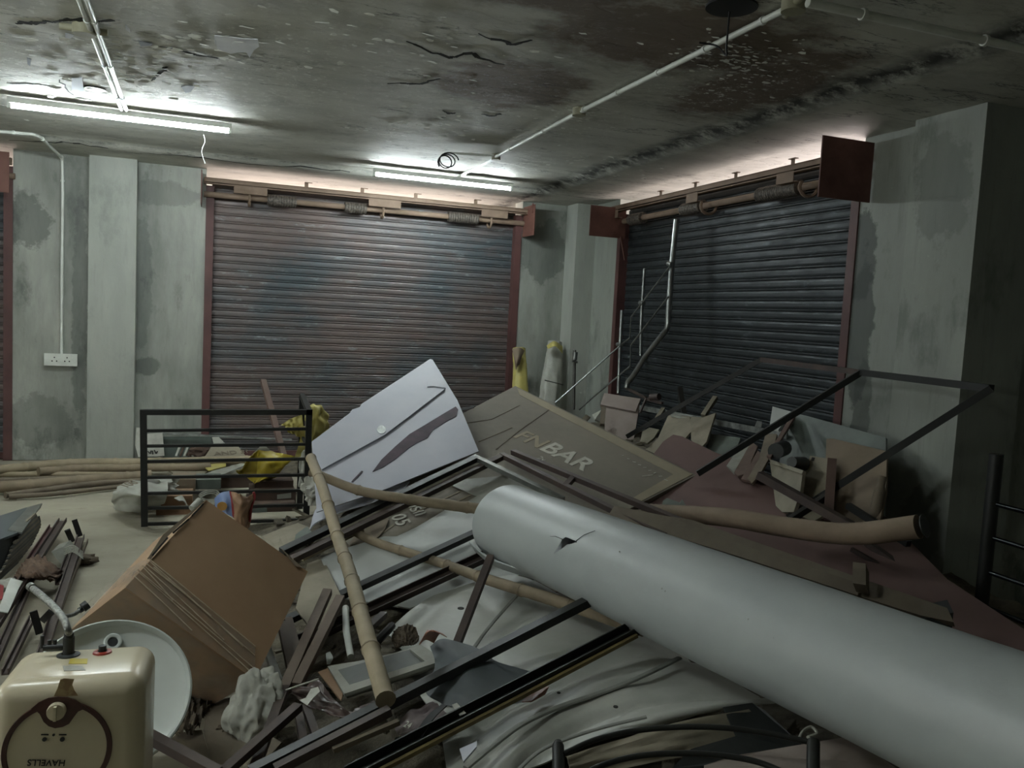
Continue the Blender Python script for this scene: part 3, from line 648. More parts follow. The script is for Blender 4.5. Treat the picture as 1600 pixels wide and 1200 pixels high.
for x, y, r in ((720, 951, 5), (962, 1105, 3.5), (873, 1083, 2.5), (1003, 985, 2)):
    p = on(x, y, .118); k = (p-CAM).length/FPX*r; obj('punched_hole', MB().cyl(p, p+V((0, 0, .003)), k, 12), m_inkd, wv_)
# ------------------------------------------------------------------ lavender panel
lvp = plane3(at(672, 561, d=6.2), at(748, 705, d=5.14), at(490, 800, d=4.38))
lv = thing('lavender_board', 'large pale lavender panel with a dark torn slit, leaning before the back shutter', 'panel', lvp(600, 760))
up_ = [(672, 561), (676, 563), (692, 587), (697, 604), (709, 634), (716, 628), (748, 705), (690, 728), (600, 768), (505, 812), (485, 800), (487, 692), (547, 645), (550, 640), (562, 636), (565, 631)]
obj('lower_layer', MB().poly([lvp(x, y) for x, y in [(672, 561), (676, 562), (715, 626), (748, 705), (600, 765), (495, 800), (487, 690), (547, 645), (550, 640), (562, 636), (565, 631)]], .006), m_lav, lv)
obj('upper_layer', MB().poly([lvp(x, y, .012) for x, y in [(670, 562), (688, 585), (696, 607), (640, 650), (600, 680), (503, 733), (488, 712), (489, 692), (566, 634)]], .01), m_lav, lv)
obj('upper_flap', MB().poly([lvp(x, y, .018) for x, y in [(690, 586), (697, 606), (676, 603), (668, 604), (667, 596)]], .003), m_lav, lv)
slit = [(582, 737), (596, 718), (618, 697), (640, 678), (662, 665), (690, 648), (712, 635), (716, 640), (713, 650), (700, 657), (676, 672), (668, 684), (655, 690), (640, 699), (618, 717), (598, 730)]
obj('torn_slit', MB().poly([lvp(x, y, .003) for x, y in slit], .002), m_tear, lv)
0 and obj('raised_lip', MB().poly([lvp(*p) for p in [(600, 722, .004), (650, 679, .012), (708, 643, .03), (716, 628, .03), (700, 622, .012), (590, 700, .004)]], .003), m_lav, lv)
obj('score_line', MB().bar(lvp(550, 753, .003), lvp(566, 736, .003), .01, .002, lvp.n), m_tear, lv)
obj('round_sticker', MB().poly([lvp(596+7*math.cos(t*.52), 671+6.5*math.sin(t*.52), .016) for t in range(12)], .002), m_foil, lv)
# curled panel end below it
rows = [[at(487, 815, d=4.6), at(500, 790, d=4.62), at(560, 775, d=4.72), at(640, 752, d=4.85)], [at(486, 818, d=4.5), at(494, 806, d=4.5), at(548, 788, d=4.6), at(630, 766, d=4.7)], [at(483, 828, d=4.45), at(496, 815, d=4.42), at(540, 797, d=4.5), at(610, 778, d=4.6)]]
one('curled_board', MB().sheet(rows, .006, 8), m_lav, 'curled white panel edge showing below the lavender panel, beside the slatted black grille', 'panel')
# ------------------------------------------------------------------ maroon sheet
mrp = plane3(at(1050, 680, d=5.75), at(1385, 806, d=4.3), at(1000, 800, d=4.75))
one('maroon_sheet', MB().poly([mrp(x, y) for x, y in [(1036, 690), (1052, 679), (1066, 682), (1120, 708), (1146, 716), (1190, 742), (1250, 768), (1385, 808), (1480, 905), (1610, 990), (1610, 1050), (1400, 960), (1150, 880), (990, 830), (975, 770)]], .006), m_maroon, 'smooth dull maroon sheet running from the board corner down to the right under the log', 'sheet')
# ------------------------------------------------------------------ vinyl roll
def rollpt(x, y, d): return at(x, y, d=d)
ra = rollpt(798, 817, 3.86); rb = rollpt(1430, 1080, 2.05); ax = (rb-ra).normalized(); rc = rb+ax*.75; RR = .185
Lr = (rc-ra).length; _, s_, u_ = orth(ax)
hole_px = [(865, 866), (872, 854), (879, 842), (884, 839), (902, 847), (887, 851), (877, 858)]
def inpoly(x, y, P):
    c = False; j = len(P)-1
    for i in range(len(P)):
        if (P[i][1] > y) != (P[j][1] > y) and x < (P[j][0]-P[i][0])*(y-P[i][1])/(P[j][1]-P[i][1])+P[i][0]: c = not c
        j = i
    return c
def rollmesh(r0, turns, a0, La, Lb, n1, n2, hole=True):
    mb = MB(); vs = []
    for i in range(n1+1):
        l = La+(Lb-La)*i/n1
        for j in range(n2+1):
            t = a0+turns*2*math.pi*j/n2; r = r0*(1-.05*j/n2/1.0*turns)*(1+.012*noise.noise((l*2, t*.8, 1))+.004*noise.noise((l*11, t*3, 5)))
            p = ra+ax*l+(s_*math.cos(t)*1.04+u_*math.sin(t)*.97)*r
            vs.append(p)
    fs = []
    for i in range(n1):
        for j in range(n2):
            f = (i*(n2+1)+j, i*(n2+1)+j+1, (i+1)*(n2+1)+j+1, (i+1)*(n2+1)+j)
            if hole:
                c = (vs[f[0]]+vs[f[2]])/2
                if (c-ra-ax*(c-ra).dot(ax)).dot(CAM-c) > 0 and inpoly(*px(c), hole_px): continue
            fs.append(f)
    return mb.add(vs, fs, True)
vr = thing('vinyl_roll', 'huge grey-white vinyl roll with a small tear, slanting across the right foreground', 'roll', ra+ax*Lr/2-V((0, 0, RR)))
obj('outer_wrap', rollmesh(RR, 1.06, -1.9, -.02, Lr, 560, 220), m_roll, vr)
obj('inner_winding', rollmesh(.135, 1.8, 0, .03, .3, 12, 90, False), m_roll, vr)
def rollhit(x, y):
    d = ray(x, y).normalized(); m = CAM-ra; dp = d-ax*d.dot(ax); mp = m-ax*m.dot(ax); A = dp.dot(dp); B = 2*dp.dot(mp); C_ = mp.dot(mp)-(RR*1.0)**2
    return CAM+d*((-B-math.sqrt(max(0, B*B-4*A*C_)))/(2*A))
for path in ([(900, 845), (912, 836), (930, 829)], [(880, 843), (868, 838), (840, 839)], [(866, 864), (862, 872)]): obj('tear_line', MB().tube([rollhit(*p) for p in path], .0012, 6), m_inkd, vr)
for x, y in ((968, 862), (1035, 920), (1040, 924), (1170, 968), (1210, 997), (1425, 1115)): 
    p = rollhit(x, y); obj('scuff', MB().cyl(p, p+(CAM-p).normalized()*.002, .003, 8), m_stone, vr)
# curled loose edge under the left end
rows = [[at(737, 853, d=3.78), at(775, 878, d=3.62), at(860, 905, d=3.4), at(965, 955, d=3.1)], [at(733, 846, d=3.8), at(765, 872, d=3.66), at(850, 905, d=3.42), at(960, 960, d=3.12)], [at(742, 862, d=3.86), at(775, 886, d=3.72), at(858, 914, d=3.5), at(960, 962, d=3.2)]]
obj('loose_edge', MB().sheet(rows, .003, 6), m_roll, vr)
# ------------------------------------------------------------------ long steel bars
def bar1(name, p, q, w, h, m, label, cat='bar', kind='bar', up=None, roll=0, group=None):
    mb = MB(); f = {'bar': mb.bar, 'angle': None, 'channel': None}[kind]
    if kind == 'bar': mb.bar(p, q, w, h, up, roll)
    elif kind == 'angle': mb.angle(p, q, w, .004, up, roll)
    else: mb.channel(p, q, w, h, .005, up)
    return one(name, mb, m, label, cat, group)
# black corner frame over the board
fr = thing('steel_frame', 'thin black steel frame with a pointed corner lying over the board beside the lavender panel', 'frame', bd(742, 716, .09))
obj('long_rail', MB().bar(bd(744, 716, .10), bd(440, 862, .12), .04, .03, bd.n), m_blk, fr)
obj('short_rail', MB().bar(bd(740, 714, .10), bd(880, 781, .10), .03, .03, bd.n), m_gstl, fr)
fr = thing('steel_frame', 'brown ladder-shaped steel frame lying over the stencilled board', 'frame', bd(784, 712, .07))
obj('side_rail', MB().bar(bd(784, 714, .075), bd(452, 876, .10), .035, .03, bd.n), m_brn, fr)
obj('long_rail', MB().bar(bd(784, 711, .075), at(1040, 838, d=3.93), .03, .03, bd.n), m_brn, fr)
obj('long_rail', MB().bar(bd(801, 706, .075), at(1182, 864, d=3.66), .03, .03, bd.n), m_brn, fr)
obj('cross_rail', MB().bar(bd(784, 711, .075).lerp(at(1040, 838, d=3.93), .45), bd(801, 706, .075).lerp(at(1182, 864, d=3.66), .32), .03, .03, bd.n), m_brn, fr)
# rails in the middle
bar1('steel_rail', wl(745, 832, .09), wl(425, 980, .10), .035, .03, m_blk, 'glossy black rail crossing the white sheet from the roll tip to the cardboard box', up=bd.n)
bar1('steel_channel', wl(760, 868, .10), wl(452, 1010, .12), .06, .03, m_brn, 'broad brown double channel just below the glossy black rail', 'bar', 'channel', up=bd.n)
bar1('steel_stay', on(767, 870, .32), on(712, 1012, .10), .028, .028, m_brn, 'short brown steel stay slanting down from under the tip of the roll')
p9, q9 = on(918, 940, .22), on(392, 1208, .16)
bar1('steel_rail', p9, q9, .035, .03, m_blk, 'long thin black rail in the foreground, the upper one of two')
p10, q10 = on(990, 982, .20), on(545, 1212, .14)
fr = thing('steel_channel', 'thick black double rail with a yellow edge in the foreground, the lower one of two', 'bar', p10)
obj('channel', MB().channel(p10, q10, .055, .03, .005, (0, 0, 1)), m_blk, fr)
a_ = (q10-p10).normalized(); sd = orth(a_)[1]
if (px(p10+sd*.04)[1] < px(p10)[1]): sd = -sd
obj('yellow_edge', MB().bar(p10+sd*.036+a_*.02-V((0, 0, .005)), q10+sd*.036-V((0, 0, .005)), .012, .012), M('ochre_painted_wood', '#77673f', '#5c4f30', 8, .7), fr)
m_brnl = M('dusty_brown_steel', '#5f5048', '#73635a', 7, .7, .1, .15, 50, dust=.25)
# brown angle irons and offcuts between the box and the foreground
L = [((512, 924), (444, 1078), .20, .10, .036, m_brnl, 'brown steel offcut leaning against the right edge of the cardboard box, uppermost of a fan'),
     ((532, 934), (463, 1072), .18, .10, .036, m_brnl, 'brown steel offcut in the fan of bars, parallel to and right of the uppermost one'),
     ((441, 975), (457, 1050), .12, .07, .036, m_brnl, 'short pinkish brown bar nearest the lower right corner of the cardboard box'),
     ((450, 968), (467, 1030), .10, .06, .032, m_brnl, 'short brown bar half hidden behind the fan of steel offcuts'),
     ((408, 990), (436, 1066), .08, .06, .028, m_gstl, 'grey flat bar sticking up behind the crumpled white bag'),
     ((445, 1075), (398, 1200), .12, .10, .03, m_brn, 'brown bar running down to the bottom edge beside the crumpled white bag'),
     ((466, 1104), (352, 1205), .16, .14, .03, m_brn, 'dusty brown bar crossing in front of the crumpled white bag'),
     ((466, 1112), (478, 1182), .10, .08, .024, m_brn, 'short upright brown bar under the crossing bars, left one of a pair'),
     ((478, 1105), (500, 1168), .09, .08, .024, m_brn, 'short upright brown bar under the crossing bars, right one of a pair'),
     ((609, 1110), (430, 1203), .19, .16, .03, m_brn, 'brown bar with a cut end by the foot of the steep bamboo pole'),
     ((623, 1128), (520, 1172), .16, .14, .018, m_wood, 'thin brown sliver of wood below the foot of the steep bamboo pole'),
     ((218, 1142), (340, 1208), .22, .18, .032, m_brn, 'brown angle iron running from the water heater to the bottom edge'),
     ((572, 985), (600, 960), .10, .10, .03, m_brn, 'small brown bar stub above the grey stone tray'),
     ]
for (a, b, h1, h2, w_, m, lab) in L:
    bar1('steel_offcut' if m is not m_wood else 'wood_strip', on(*a, h1), on(*b, h2), w_, w_*.8, m, lab, 'bar', 'bar')
one('plastic_pipe', MB().tube([on(540, 950, .1), on(541, 985, .09), on(548, 1026, .07)], [.014, .014, .013], 12), m_pvc, 'short white plastic pipe between the steel offcuts and the steep bamboo pole', 'pipe')
one('rebar_stub', MB().tube([on(586, 1005, .12), on(606, 985, .13), on(612, 978, .12)], .016, 8), m_blk, 'dark metal stub lying left of the leaf litter above the stone tray', 'bar')
# ------------------------------------------------------------------ bamboo and logs
def bamboo(name, pts, r0, r1, m, label, cat='bamboo pole', nodes=.28, n=14, group=None):
    P = smooth(pts, 14); tot = sum((P[i+1]-P[i]).length for i in range(len(P)-1)); Q = [P[0]]; R = []; l = 0; pts2 = []; ls = []
    for i in range(len(P)-1):
        sg = (P[i+1]-P[i]).length; k = max(1, int(sg/.012))
        for j in range(k): pts2.append(P[i].lerp(P[i+1], j/k)); ls.append(l+sg*j/k)
        l += sg
    for s in ls:
        r = r0+(r1-r0)*s/tot; ph = (s % nodes)/nodes if nodes else .5; dd = min(ph, 1-ph)*nodes if nodes else 1
        R.append(r*(1+.13*math.exp(-(dd/.012)**2)-.03*math.exp(-((dd-.03)/.015)**2)+.02*noise.noise((s*6, r, 1))))
    root = thing(name, label, cat, P[0], group); obj('cane' if nodes else 'trunk', MB().tube(pts2, R, n), m, root)
    if nodes and cat == 'bamboo pole':
        for i in range(1, int(tot/nodes)+1):
            j = min(range(len(ls)), key=lambda k: abs(ls[k]-i*nodes))
            if 0 < j < len(pts2)-2: a = (pts2[j+1]-pts2[j-1]).normalized(); obj('node_ring', MB().tube([pts2[j]-a*.003, pts2[j]+a*.003], R[j]*1.03, n), m_bamd, root)
    return root
bamboo('bamboo_pole', [at(486, 716, d=4.45), at(505, 765, d=4.1), at(527, 838, d=3.75), at(548, 900, d=3.3), at(571, 985, d=2.85), at(604, 1098, d=2.49)], .026, .029, m_bam, 'pale bamboo pole standing steeply from the lavender panel down to the stone tray', nodes=.27)
bamboo('bamboo_pole', [bd(486, 737, .2), bd(560, 766, .16), bd(630, 779, .15), bd(700, 789, .13), bd(790, 800, .13)], .024, .03, m_bamd, 'weathered bamboo pole along the foot of the lavender panel towards the roll tip', nodes=.3)
bamboo('bamboo_pole', [wl(552, 830, .06), wl(590, 848, .05), wl(690, 880, .08), on(760, 905, .12), on(880, 942, .13), on(1010, 985, .14)], .022, .027, m_bamd, 'bamboo pole lying across the white sheet and vanishing under the roll', nodes=.3)
lg_ = bamboo('wooden_log', [at(1010, 800, d=4.45), at(1130, 808, d=4.1), at(1230, 824, d=3.85), at(1330, 834, d=3.62), at(1444, 822, d=3.4)], .045, .049, m_log, 'thick bare log with a cut end lying to the right over the maroon sheet', 'log', 0, 24)
# the sawn end belongs to the log
e_ = at(1444, 822, d=3.398); dq = (at(1444, 822, d=3.4)-at(1400, 828, d=3.48)).normalized()
obj('cut_face', MB().cyl(e_+dq*.0, e_+dq*.004, .047, 20), m_darkpl, lg_)
# poles lying on the floor at the left, by the back wall
fl = [([(-40, 737, .10), (20, 732, .10), (110, 724, .10), (240, 722, .11), (400, 718, .12)], .038, m_bam, 'thick bamboo pole on the floor at left, farthest of the stack'),
      ([(60, 737, .09), (130, 732, .08), (220, 731, .08), (300, 730, .09), (330, 729, .09)], .034, m_bamd, 'bamboo pole on the floor at left, second from the wall'),
      ([(-40, 742, .06), (60, 741, .06), (160, 741, .05), (225, 743, .05)], .022, m_bam, 'thin pale pole on the floor at left between the thick ones'),
      ([(-40, 763, .06), (60, 757, .05), (150, 749, .05), (240, 742, .06)], .045, m_bamd, 'thick grey-brown pole on the floor at left, third from the wall'),
      ([(8, 774, .03), (80, 764, .03), (160, 754, .03), (232, 750, .03), (300, 741, .05)], .022, m_wood, 'grey split pole on the floor at left, pointed end nearest the camera'),
      ([(14, 776, .025), (90, 771, .025), (170, 762, .025), (240, 754, .025)], .018, m_wood, 'thin dark pole on the floor at left, frontmost of the stack'),
      ([(-40, 752, .04), (40, 749, .04), (120, 746, .04), (200, 741, .04)], .02, m_wood, 'dark pole on the floor at left, half hidden between two thick poles')]
for pts, r, m, lab in fl: bamboo('floor_pole', [on(x, y, h-.0) for x, y, h in pts], r, r*.9, m, lab, 'pole', .35)
# ------------------------------------------------------------------ black slatted grille
gY = 5.78
gp = lambda x, y, o=0: at(x, y, Y=gY+o)
gb = gp(224, 822); gr = thing('slatted_grille', 'black steel grille with level slats standing upright at left behind the cardboard box', 'grille', (gb.x, gY, 0))
TL, TR, BL, BR = gp(224, 644), gp(483, 644), gp(226, 822), gp(478, 818)
obj('post', MB().bar(TL, BL, .04, .04, (0, 1, 0)), m_blk, gr); obj('post', MB().bar(TR+V((0, 0, .02)), BR, .04, .04, (0, 1, 0)), m_blk, gr)
obj('top_rail', MB().bar(TL-V((.02, 0, 0)), TR+V((.02, 0, 0)), .04, .035, (0, 0, 1)), m_blk, gr)
for y0_, y1_ in ((673, 670), (697, 694), (721, 717), (746, 742), (771, 766), (794, 789), (819, 812)):
    obj('slat', MB().bar(gp(226, y0_), gp(482, y1_), .03, .018, (0, 0, 1)), m_blk, gr)
b1 = at(472, 618, Y=gY+.45); b2 = at(468, 800, Y=gY+.45)
obj('rear_post', MB().bar(b1, b2, .04, .04, (0, 1, 0)), m_blk, gr); obj('side_rail', MB().bar(b1, TR, .035, .035), m_blk, gr)
for t in (.33, .66): obj('side_rail', MB().bar(b1.lerp(b2, t), TR.lerp(BR, t), .018, .018), m_blk, gr)
# ------------------------------------------------------------------ big steel frame leaning on the right wall
f3 = thing('steel_frame', 'tall black steel frame with three slanting legs leaning against the right wall', 'frame', at(1345, 700, X=3.3))
A3, B3, C3 = at(1190, 562, X=3.52), at(1345, 582, X=3.52), at(1549, 607, X=3.45)
E1, E2, E3 = on(980, 682, .16), at(1090, 740, d=4.95), on(1232, 808, .12)
obj('top_rail', MB().bar(A3, B3, .032, .032), m_brn, f3); obj('top_rail', MB().bar(B3, C3, .035, .035), m_blk, f3)
for a, b, ww in ((A3, E1, .032), (B3, E2, .034), (C3, E3, .036)): obj('leg', MB().bar(a, b, ww, ww), m_blk, f3)
bar1('steel_rail', at(1186, 742, d=4.4), at(1330, 822, d=4.05), .05, .04, m_brn, 'thick brown steel bar crossing behind the log at the right, below the cream box')
bar1('steel_rail', at(1325, 790, d=4.2), at(1420, 850, d=3.85), .03, .03, m_blk, 'thin dark bar running down behind the cut end of the log')
bar1('steel_rail', at(1230, 815, d=4.2), at(1300, 770, d=4.3), .03, .03, m_blk, 'short black bar crossing just above the log at the foot of the tall frame')
bar1('steel_rail', at(1355, 848, d=4.05), at(1475, 935, d=3.7), .035, .03, m_brn, 'thin rusty bar at the foot of the right pilaster')
bar1('steel_rail', at(1330, 858, d=4.0), at(1600, 1010, d=3.5), .02, .02, m_brn, 'long thin rusty rod lying along the upper edge of the maroon sheet')
# planks and beam under the log
pk = plane3(at(1040, 820, d=4.0), at(1490, 955, d=3.05), at(1150, 900, d=3.6))
one('wooden_plank', MB().poly([pk(x, y) for x, y in [(1040, 806), (1080, 812), (1480, 950), (1490, 972), (1440, 962), (1060, 842)]], .03), m_wood, 'long weathered plank lying between the vinyl roll and the log', 'plank')
one('wooden_plank', MB().poly([pk(x, y, .02) for x, y in [(960, 790), (1040, 806), (1180, 858), (1345, 912), (1340, 930), (1150, 868), (950, 806)]], .02), m_wood, 'brown painted board edge beside the long weathered plank', 'plank')
one('wooden_plank', MB().poly([pk(x, y, -.03) for x, y in [(1170, 856), (1350, 915), (1400, 960), (1330, 935), (1180, 885)]], .03), m_redwood, 'dark reddish plank just above the vinyl roll near its middle', 'plank')
one('wood_block', MB().obox(pk(1338, 892, .04), pk(1358, 895, .04)-pk(1338, 892, .04), pk(1338, 925, .04)-pk(1338, 892, .04), pk.n*.06), m_wood, 'small dark wood block nailed on the weathered plank', 'wood')
one('black_box', MB().obox(pk(1440, 968, .0), pk(1490, 957, .0)-pk(1440, 968, .0), V((.1, .12, 0)), V((0, 0, -.1))), m_darkpl, 'black box end sticking out at the lower end of the plank', 'box')
one('plastic_scrap', MB().poly([on(x, y, .12) for x, y in [(935, 800), (1000, 796), (1050, 812), (1062, 832), (1010, 828), (955, 816)]], .01), m_wood, 'dusty brown scrap between the ladder frame and the log', 'scrap')
one('plastic_scrap', MB().poly([on(x, y, .08) for x, y in [(1042, 845), (1085, 848), (1092, 868), (1070, 866)]], .01), m_gglass, 'small grey-green shard below the ladder frame beside the roll', 'scrap')
one('glass_shard', MB().poly([on(x, y, .14) for x, y in [(1036, 782), (1042, 778), (1062, 785), (1066, 780), (1073, 793), (1058, 795), (1034, 790)]], .008), m_gglass, 'pale grey-green shard sticking up just left of the log', 'shard')
# ------------------------------------------------------------------ handrail in the far corner
hr = thing('handrail', 'stainless steel handrail with bent post and thin rods leaning on the right shutter', 'handrail', at(1000, 640, X=3.4))
T = lambda pts, r, nm, m: obj(nm, MB().tube(smooth(pts, 6) if len(pts) > 2 else pts, r, 12), m, hr)
P3 = lambda x, y, X=3.5: at(x, y, X=X)
T([P3(1057, 343, 3.62), P3(1050, 410, 3.6), P3(1045, 480, 3.57), P3(1043, 510, 3.56), P3(1036, 522, 3.55), P3(1010, 555, 3.5), P3(991, 585, 3.46), P3(982, 596, 3.44), P3(979, 606, 3.43)], .024, 'bent_post', m_chrome)
T([P3(1007, 420, 3.62), P3(1002, 500, 3.6), P3(1001, 556, 3.58)], .014, 'post', m_chrome)
T([P3(972, 485, 3.6), P3(969, 540, 3.58), P3(966, 615, 3.55)], .017, 'post', m_chrome)
T([at(898, 547, Y=7.6), at(896, 640, Y=7.5)], .016, 'post', m_dpipe)
T([at(899, 550, Y=7.58), at(898, 562, Y=7.58)], .026, 'post_cap', m_chrome)
T([at(894, 564, Y=7.55), at(902, 566, Y=7.55)], .012, 'collar', m_chrome)
def rod(pts): 
    mb = MB(); mb.tube(pts, .0075, 8); obj('rod', mb, m_chrome, hr)
rod([P3(1047, 416, 3.56), P3(986.5, 495, 3.56), P3(984, 528, 3.56), P3(969, 540, 3.54), at(868, 629, Y=7.15)])
rod([P3(1044, 464, 3.55), P3(986, 539, 3.54), P3(985, 572, 3.54), at(925, 622, Y=7.0), at(905, 640, Y=6.95)])
for x, y in ((1047, 412), (1003, 473), (968, 538)): obj('clamp', MB().cyl(P3(x-3, y, 3.57), P3(x+3, y+1, 3.57), .02, 12), m_chrome, hr)
one('steel_bracket', MB().bar(P3(978, 606, 3.44), P3(1010, 622, 3.46), .02).bar(P3(1010, 622, 3.46), P3(1000, 645, 3.4), .016).bar(P3(1012, 624, 3.46), P3(1035, 630, 3.5), .02).cyl(P3(1017, 621, 3.47), P3(1030, 620, 3.5), .03, 10), m_brn, 'tangled rusty bracket at the foot of the bent handrail post', 'bracket')
bar1('steel_bar', P3(1062, 606, 3.6), P3(1070, 655, 3.55), .04, .03, m_blk, 'short black bar standing before the right shutter behind the leaning frame')
# ------------------------------------------------------------------ rolled sacks in the far corner
def sackroll(name, pts, R, m, label, seed=0, fold=True):
    P = smooth(pts, 10); N = len(P); n = 36; mb = MB(); vs = []
    for i, p in enumerate(P):
        a = (P[min(i+1, N-1)]-P[max(i-1, 0)]).normalized(); _, s1, u1 = orth(a, (0, 1, 0)); t = i/(N-1)
        r = R[0]+(R[1]-R[0])*t
        for j in range(n):
            th = 2*math.pi*j/n; k = 1+.16*noise.noise((math.cos(th)*2.2+seed, math.sin(th)*2.2, t*4))+.06*noise.noise((th*5, t*14, seed)); vs.append(p+(s1*math.cos(th)+u1*math.sin(th)*.75)*r*k)
    mb.add(vs, [(i*n+j, i*n+(j+1) % n, (i+1)*n+(j+1) % n, (i+1)*n+j) for i in range(N-1) for j in range(n)], True); mb.add(vs[:n], [tuple(range(n))][::1]); mb.add(vs[-n:], [tuple(range(n))])
    root = thing(name, label, 'sack', P[-1]); obj('rolled_body', mb, m, root); return root
s = sackroll('rolled_sack', [at(811, 544, Y=8.1), at(812, 570, Y=8.05), at(813, 612, Y=7.95), at(813, 640, Y=7.9)], (.065, .09), m_yelp, 'yellow rolled sack standing in the corner beside the back shutter', 1)
obj('open_fold', MB().sheet([[at(800, 545, Y=7.98), at(812, 543, Y=7.96), at(820, 548, Y=8.0)], [at(803, 560, Y=7.96), at(808, 566, Y=7.9), at(816, 556, Y=7.97)], [at(806, 578, Y=7.96), at(809, 572, Y=7.93), at(812, 570, Y=7.97)]], .003, 5), m_card3, s)
s = sackroll('rolled_sack', [at(867, 534, Y=8.15), at(866, 560, Y=8.1), at(861, 600, Y=8.0), at(856, 640, Y=7.9)], (.08, .125), m_sack, 'tall dirty white rolled sack with a tied waist, standing in the corner', 5)
obj('tie_cord', MB().tube([at(851+i*3.6, 594+.9*i, Y=7.87+.01*abs(i-4)) for i in range(9)], .005, 6), m_inkd, s)
obj('yellow_top', MB().sheet([[at(854, 540, Y=8.05), at(866, 533, Y=8.0), at(879, 541, Y=8.05)], [at(856, 545, Y=8.0), at(868, 541, Y=7.95), at(879, 552, Y=8.02)]], .004, 5), m_yelp, s)
# ------------------------------------------------------------------ railing at the right edge
m_gblk = M('glossy_black_tube', '#1b1e20', None, 4, .18, .5, bump=0)
rl = thing('balcony_railing', 'black round-tube railing standing at the far right edge in the shade', 'railing', (3.3, 2.7, 0))
pt, pb = at(1553, 706, X=3.3), at(1535, 1000, X=3.3); pt.y = pb.y = 2.71
obj('post', MB().cyl((3.3, 2.71, 1.0), (3.3, 2.71, .0), .03, 20), m_blk, rl)
for y in (786, 838, 891, 944):
    z = at(1552, y, Y=2.71).z; obj('rail', MB().cyl((3.3, 2.71, z), (3.3, 1.2, z), .011, 12), m_gblk, rl)
# ------------------------------------------------------------------ arched railing at the bottom
arp = plane3(at(873, 1165, d=2.15), at(1272, 1165, d=2.15), at(873, 1300, d=1.9))
ar = thing('arched_railing', 'black arched railing with round posts at the bottom edge of the picture', 'railing', arp(1070, 1260))
obj('post', MB().cyl(arp(872, 1166), arp(874, 1330), .0155, 20).cyl(arp(872, 1166), arp(872, 1160), .0155, 20, .011), m_blk, ar)
obj('post', MB().cyl(arp(1271, 1160), arp(1269, 1330), .0165, 20), m_blk, ar)
obj('arch_rail', MB().tube(smooth([arp(880, 1178), arp(930, 1156), arp(990, 1142), (arp(1060, 1136)), arp(1130, 1137), arp(1200, 1146), arp(1268, 1160)], 8), .0075, 12), m_blk, ar)
obj('arch_rail', MB().tube(smooth([arp(885, 1225), arp(940, 1196), arp(1000, 1181), arp(1070, 1177), arp(1140, 1182), arp(1200, 1196), arp(1268, 1230)], 8), .0075, 12), m_blk, ar)
obj('tied_rag', MB().tube(smooth([arp(1247, 1158), arp(1255, 1142), arp(1268, 1136), arp(1276, 1146), arp(1262, 1152), arp(1275, 1156)], 5), .004, 6), m_sack, ar)
def blob(M4, sx, sy, sz, amp=.25, freq=2.0, seed=0, sub=4, ridge=0.0):
    import bmesh
    bm = bmesh.new(); bmesh.ops.create_icosphere(bm, subdivisions=sub, radius=1)
    mb = MB(); vs = []
    for v in bm.verts:
        c = v.co.copy(); n1 = noise.noise(c*freq+V((seed, 0, 0))); n2 = noise.noise(c*freq*2.7+V((0, seed, 0))); n3 = abs(noise.noise(c*freq*1.6+V((seed, 3, 0))))
        k = 1+amp*n1+amp*.45*n2-ridge*(.35-n3 if n3 < .35 else 0); c = c*k; vs.append(M4@V((c.x*sx, c.y*sy, max(c.z, -.75)*sz)))
    bm.verts.index_update(); mb.add(vs, [tuple(v.index for v in f.verts) for f in bm.faces], True); bm.free(); return mb
def frame(o, x, z=(0, 0, 1)):
    x = V(x).normalized(); z = V(z); z = (z-x*z.dot(x)).normalized(); y = z.cross(x)
    return Matrix(((x.x, y.x, z.x, o.x), (x.y, y.y, z.y, o.y), (x.z, y.z, z.z, o.z), (0, 0, 0, 1)))
# ------------------------------------------------------------------ big cardboard box
S_ = .83
R3 = Matrix(((.462, .719, -.52), (.781, -.051, .623), (.422, -.693, -.585)))
D0 = V((-.2777, 3.467, .3747)); D0 = CAM+(D0-CAM)*S_
bu, bv, bw = R3.col[0]*.611*S_, R3.col[1]*.599*S_, R3.col[2]*.4506*S_
bp = plane3(D0, D0+bu, D0+bv)
# refine the four corners of the front face onto the photographed ones, all in one plane
A_, B_, C_, D_ = bp(322, 781), bp(481, 893), bp(398, 1062), bp(196, 918)
cb = thing('cardboard_box', 'big tilted cardboard box with stretch film round its lower half, left of the pile', 'box', ((A_+B_+C_+D_)/4+bw*.5).to_track_quat('Z', 'Y').to_matrix()@V((0, 0, 0))+V(((A_.x+C_.x)/2, (A_.y+C_.y)/2+.1, 0)))
G_, Hh, I_, F_ = A_+bw, B_+bw, C_+bw, D_+bw
body = MB().add([A_, B_, C_, D_, G_, Hh, I_, F_], [(0, 1, 2, 3), (7, 6, 5, 4), (0, 4, 5, 1), (1, 5, 6, 2), (2, 6, 7, 3), (3, 7, 4, 0)])
cen = sum(body.v, V())/8
body.f = [f if ((body.v[f[1]]-body.v[f[0]]).cross(body.v[f[2]]-body.v[f[0]])).dot(sum((body.v[i] for i in f), V())/4-cen) > 0 else f[::-1] for f in body.f]
obj('carton', body, m_card, cb)
nb = bp.n
fl_ = lambda x, y, o=.004: bp(x, y, o)
obj('flap', MB().poly([fl_(322, 781, .006), fl_(300, 803, .006), fl_(262, 838, .006), fl_(236, 874, .006), fl_(231, 872, .006), fl_(255, 835, .006), fl_(318, 783, .006)], .004), m_card3, cb)
sg_ = MB()
for p, q in (((318, 787), (300, 806)), ((295, 811), (270, 833)), ((262, 840), (238, 868))): sg_.bar(fl_(*p, .008), fl_(*q, .008), .006, .002, nb)
obj('flap_gap', sg_, m_inkd, cb)
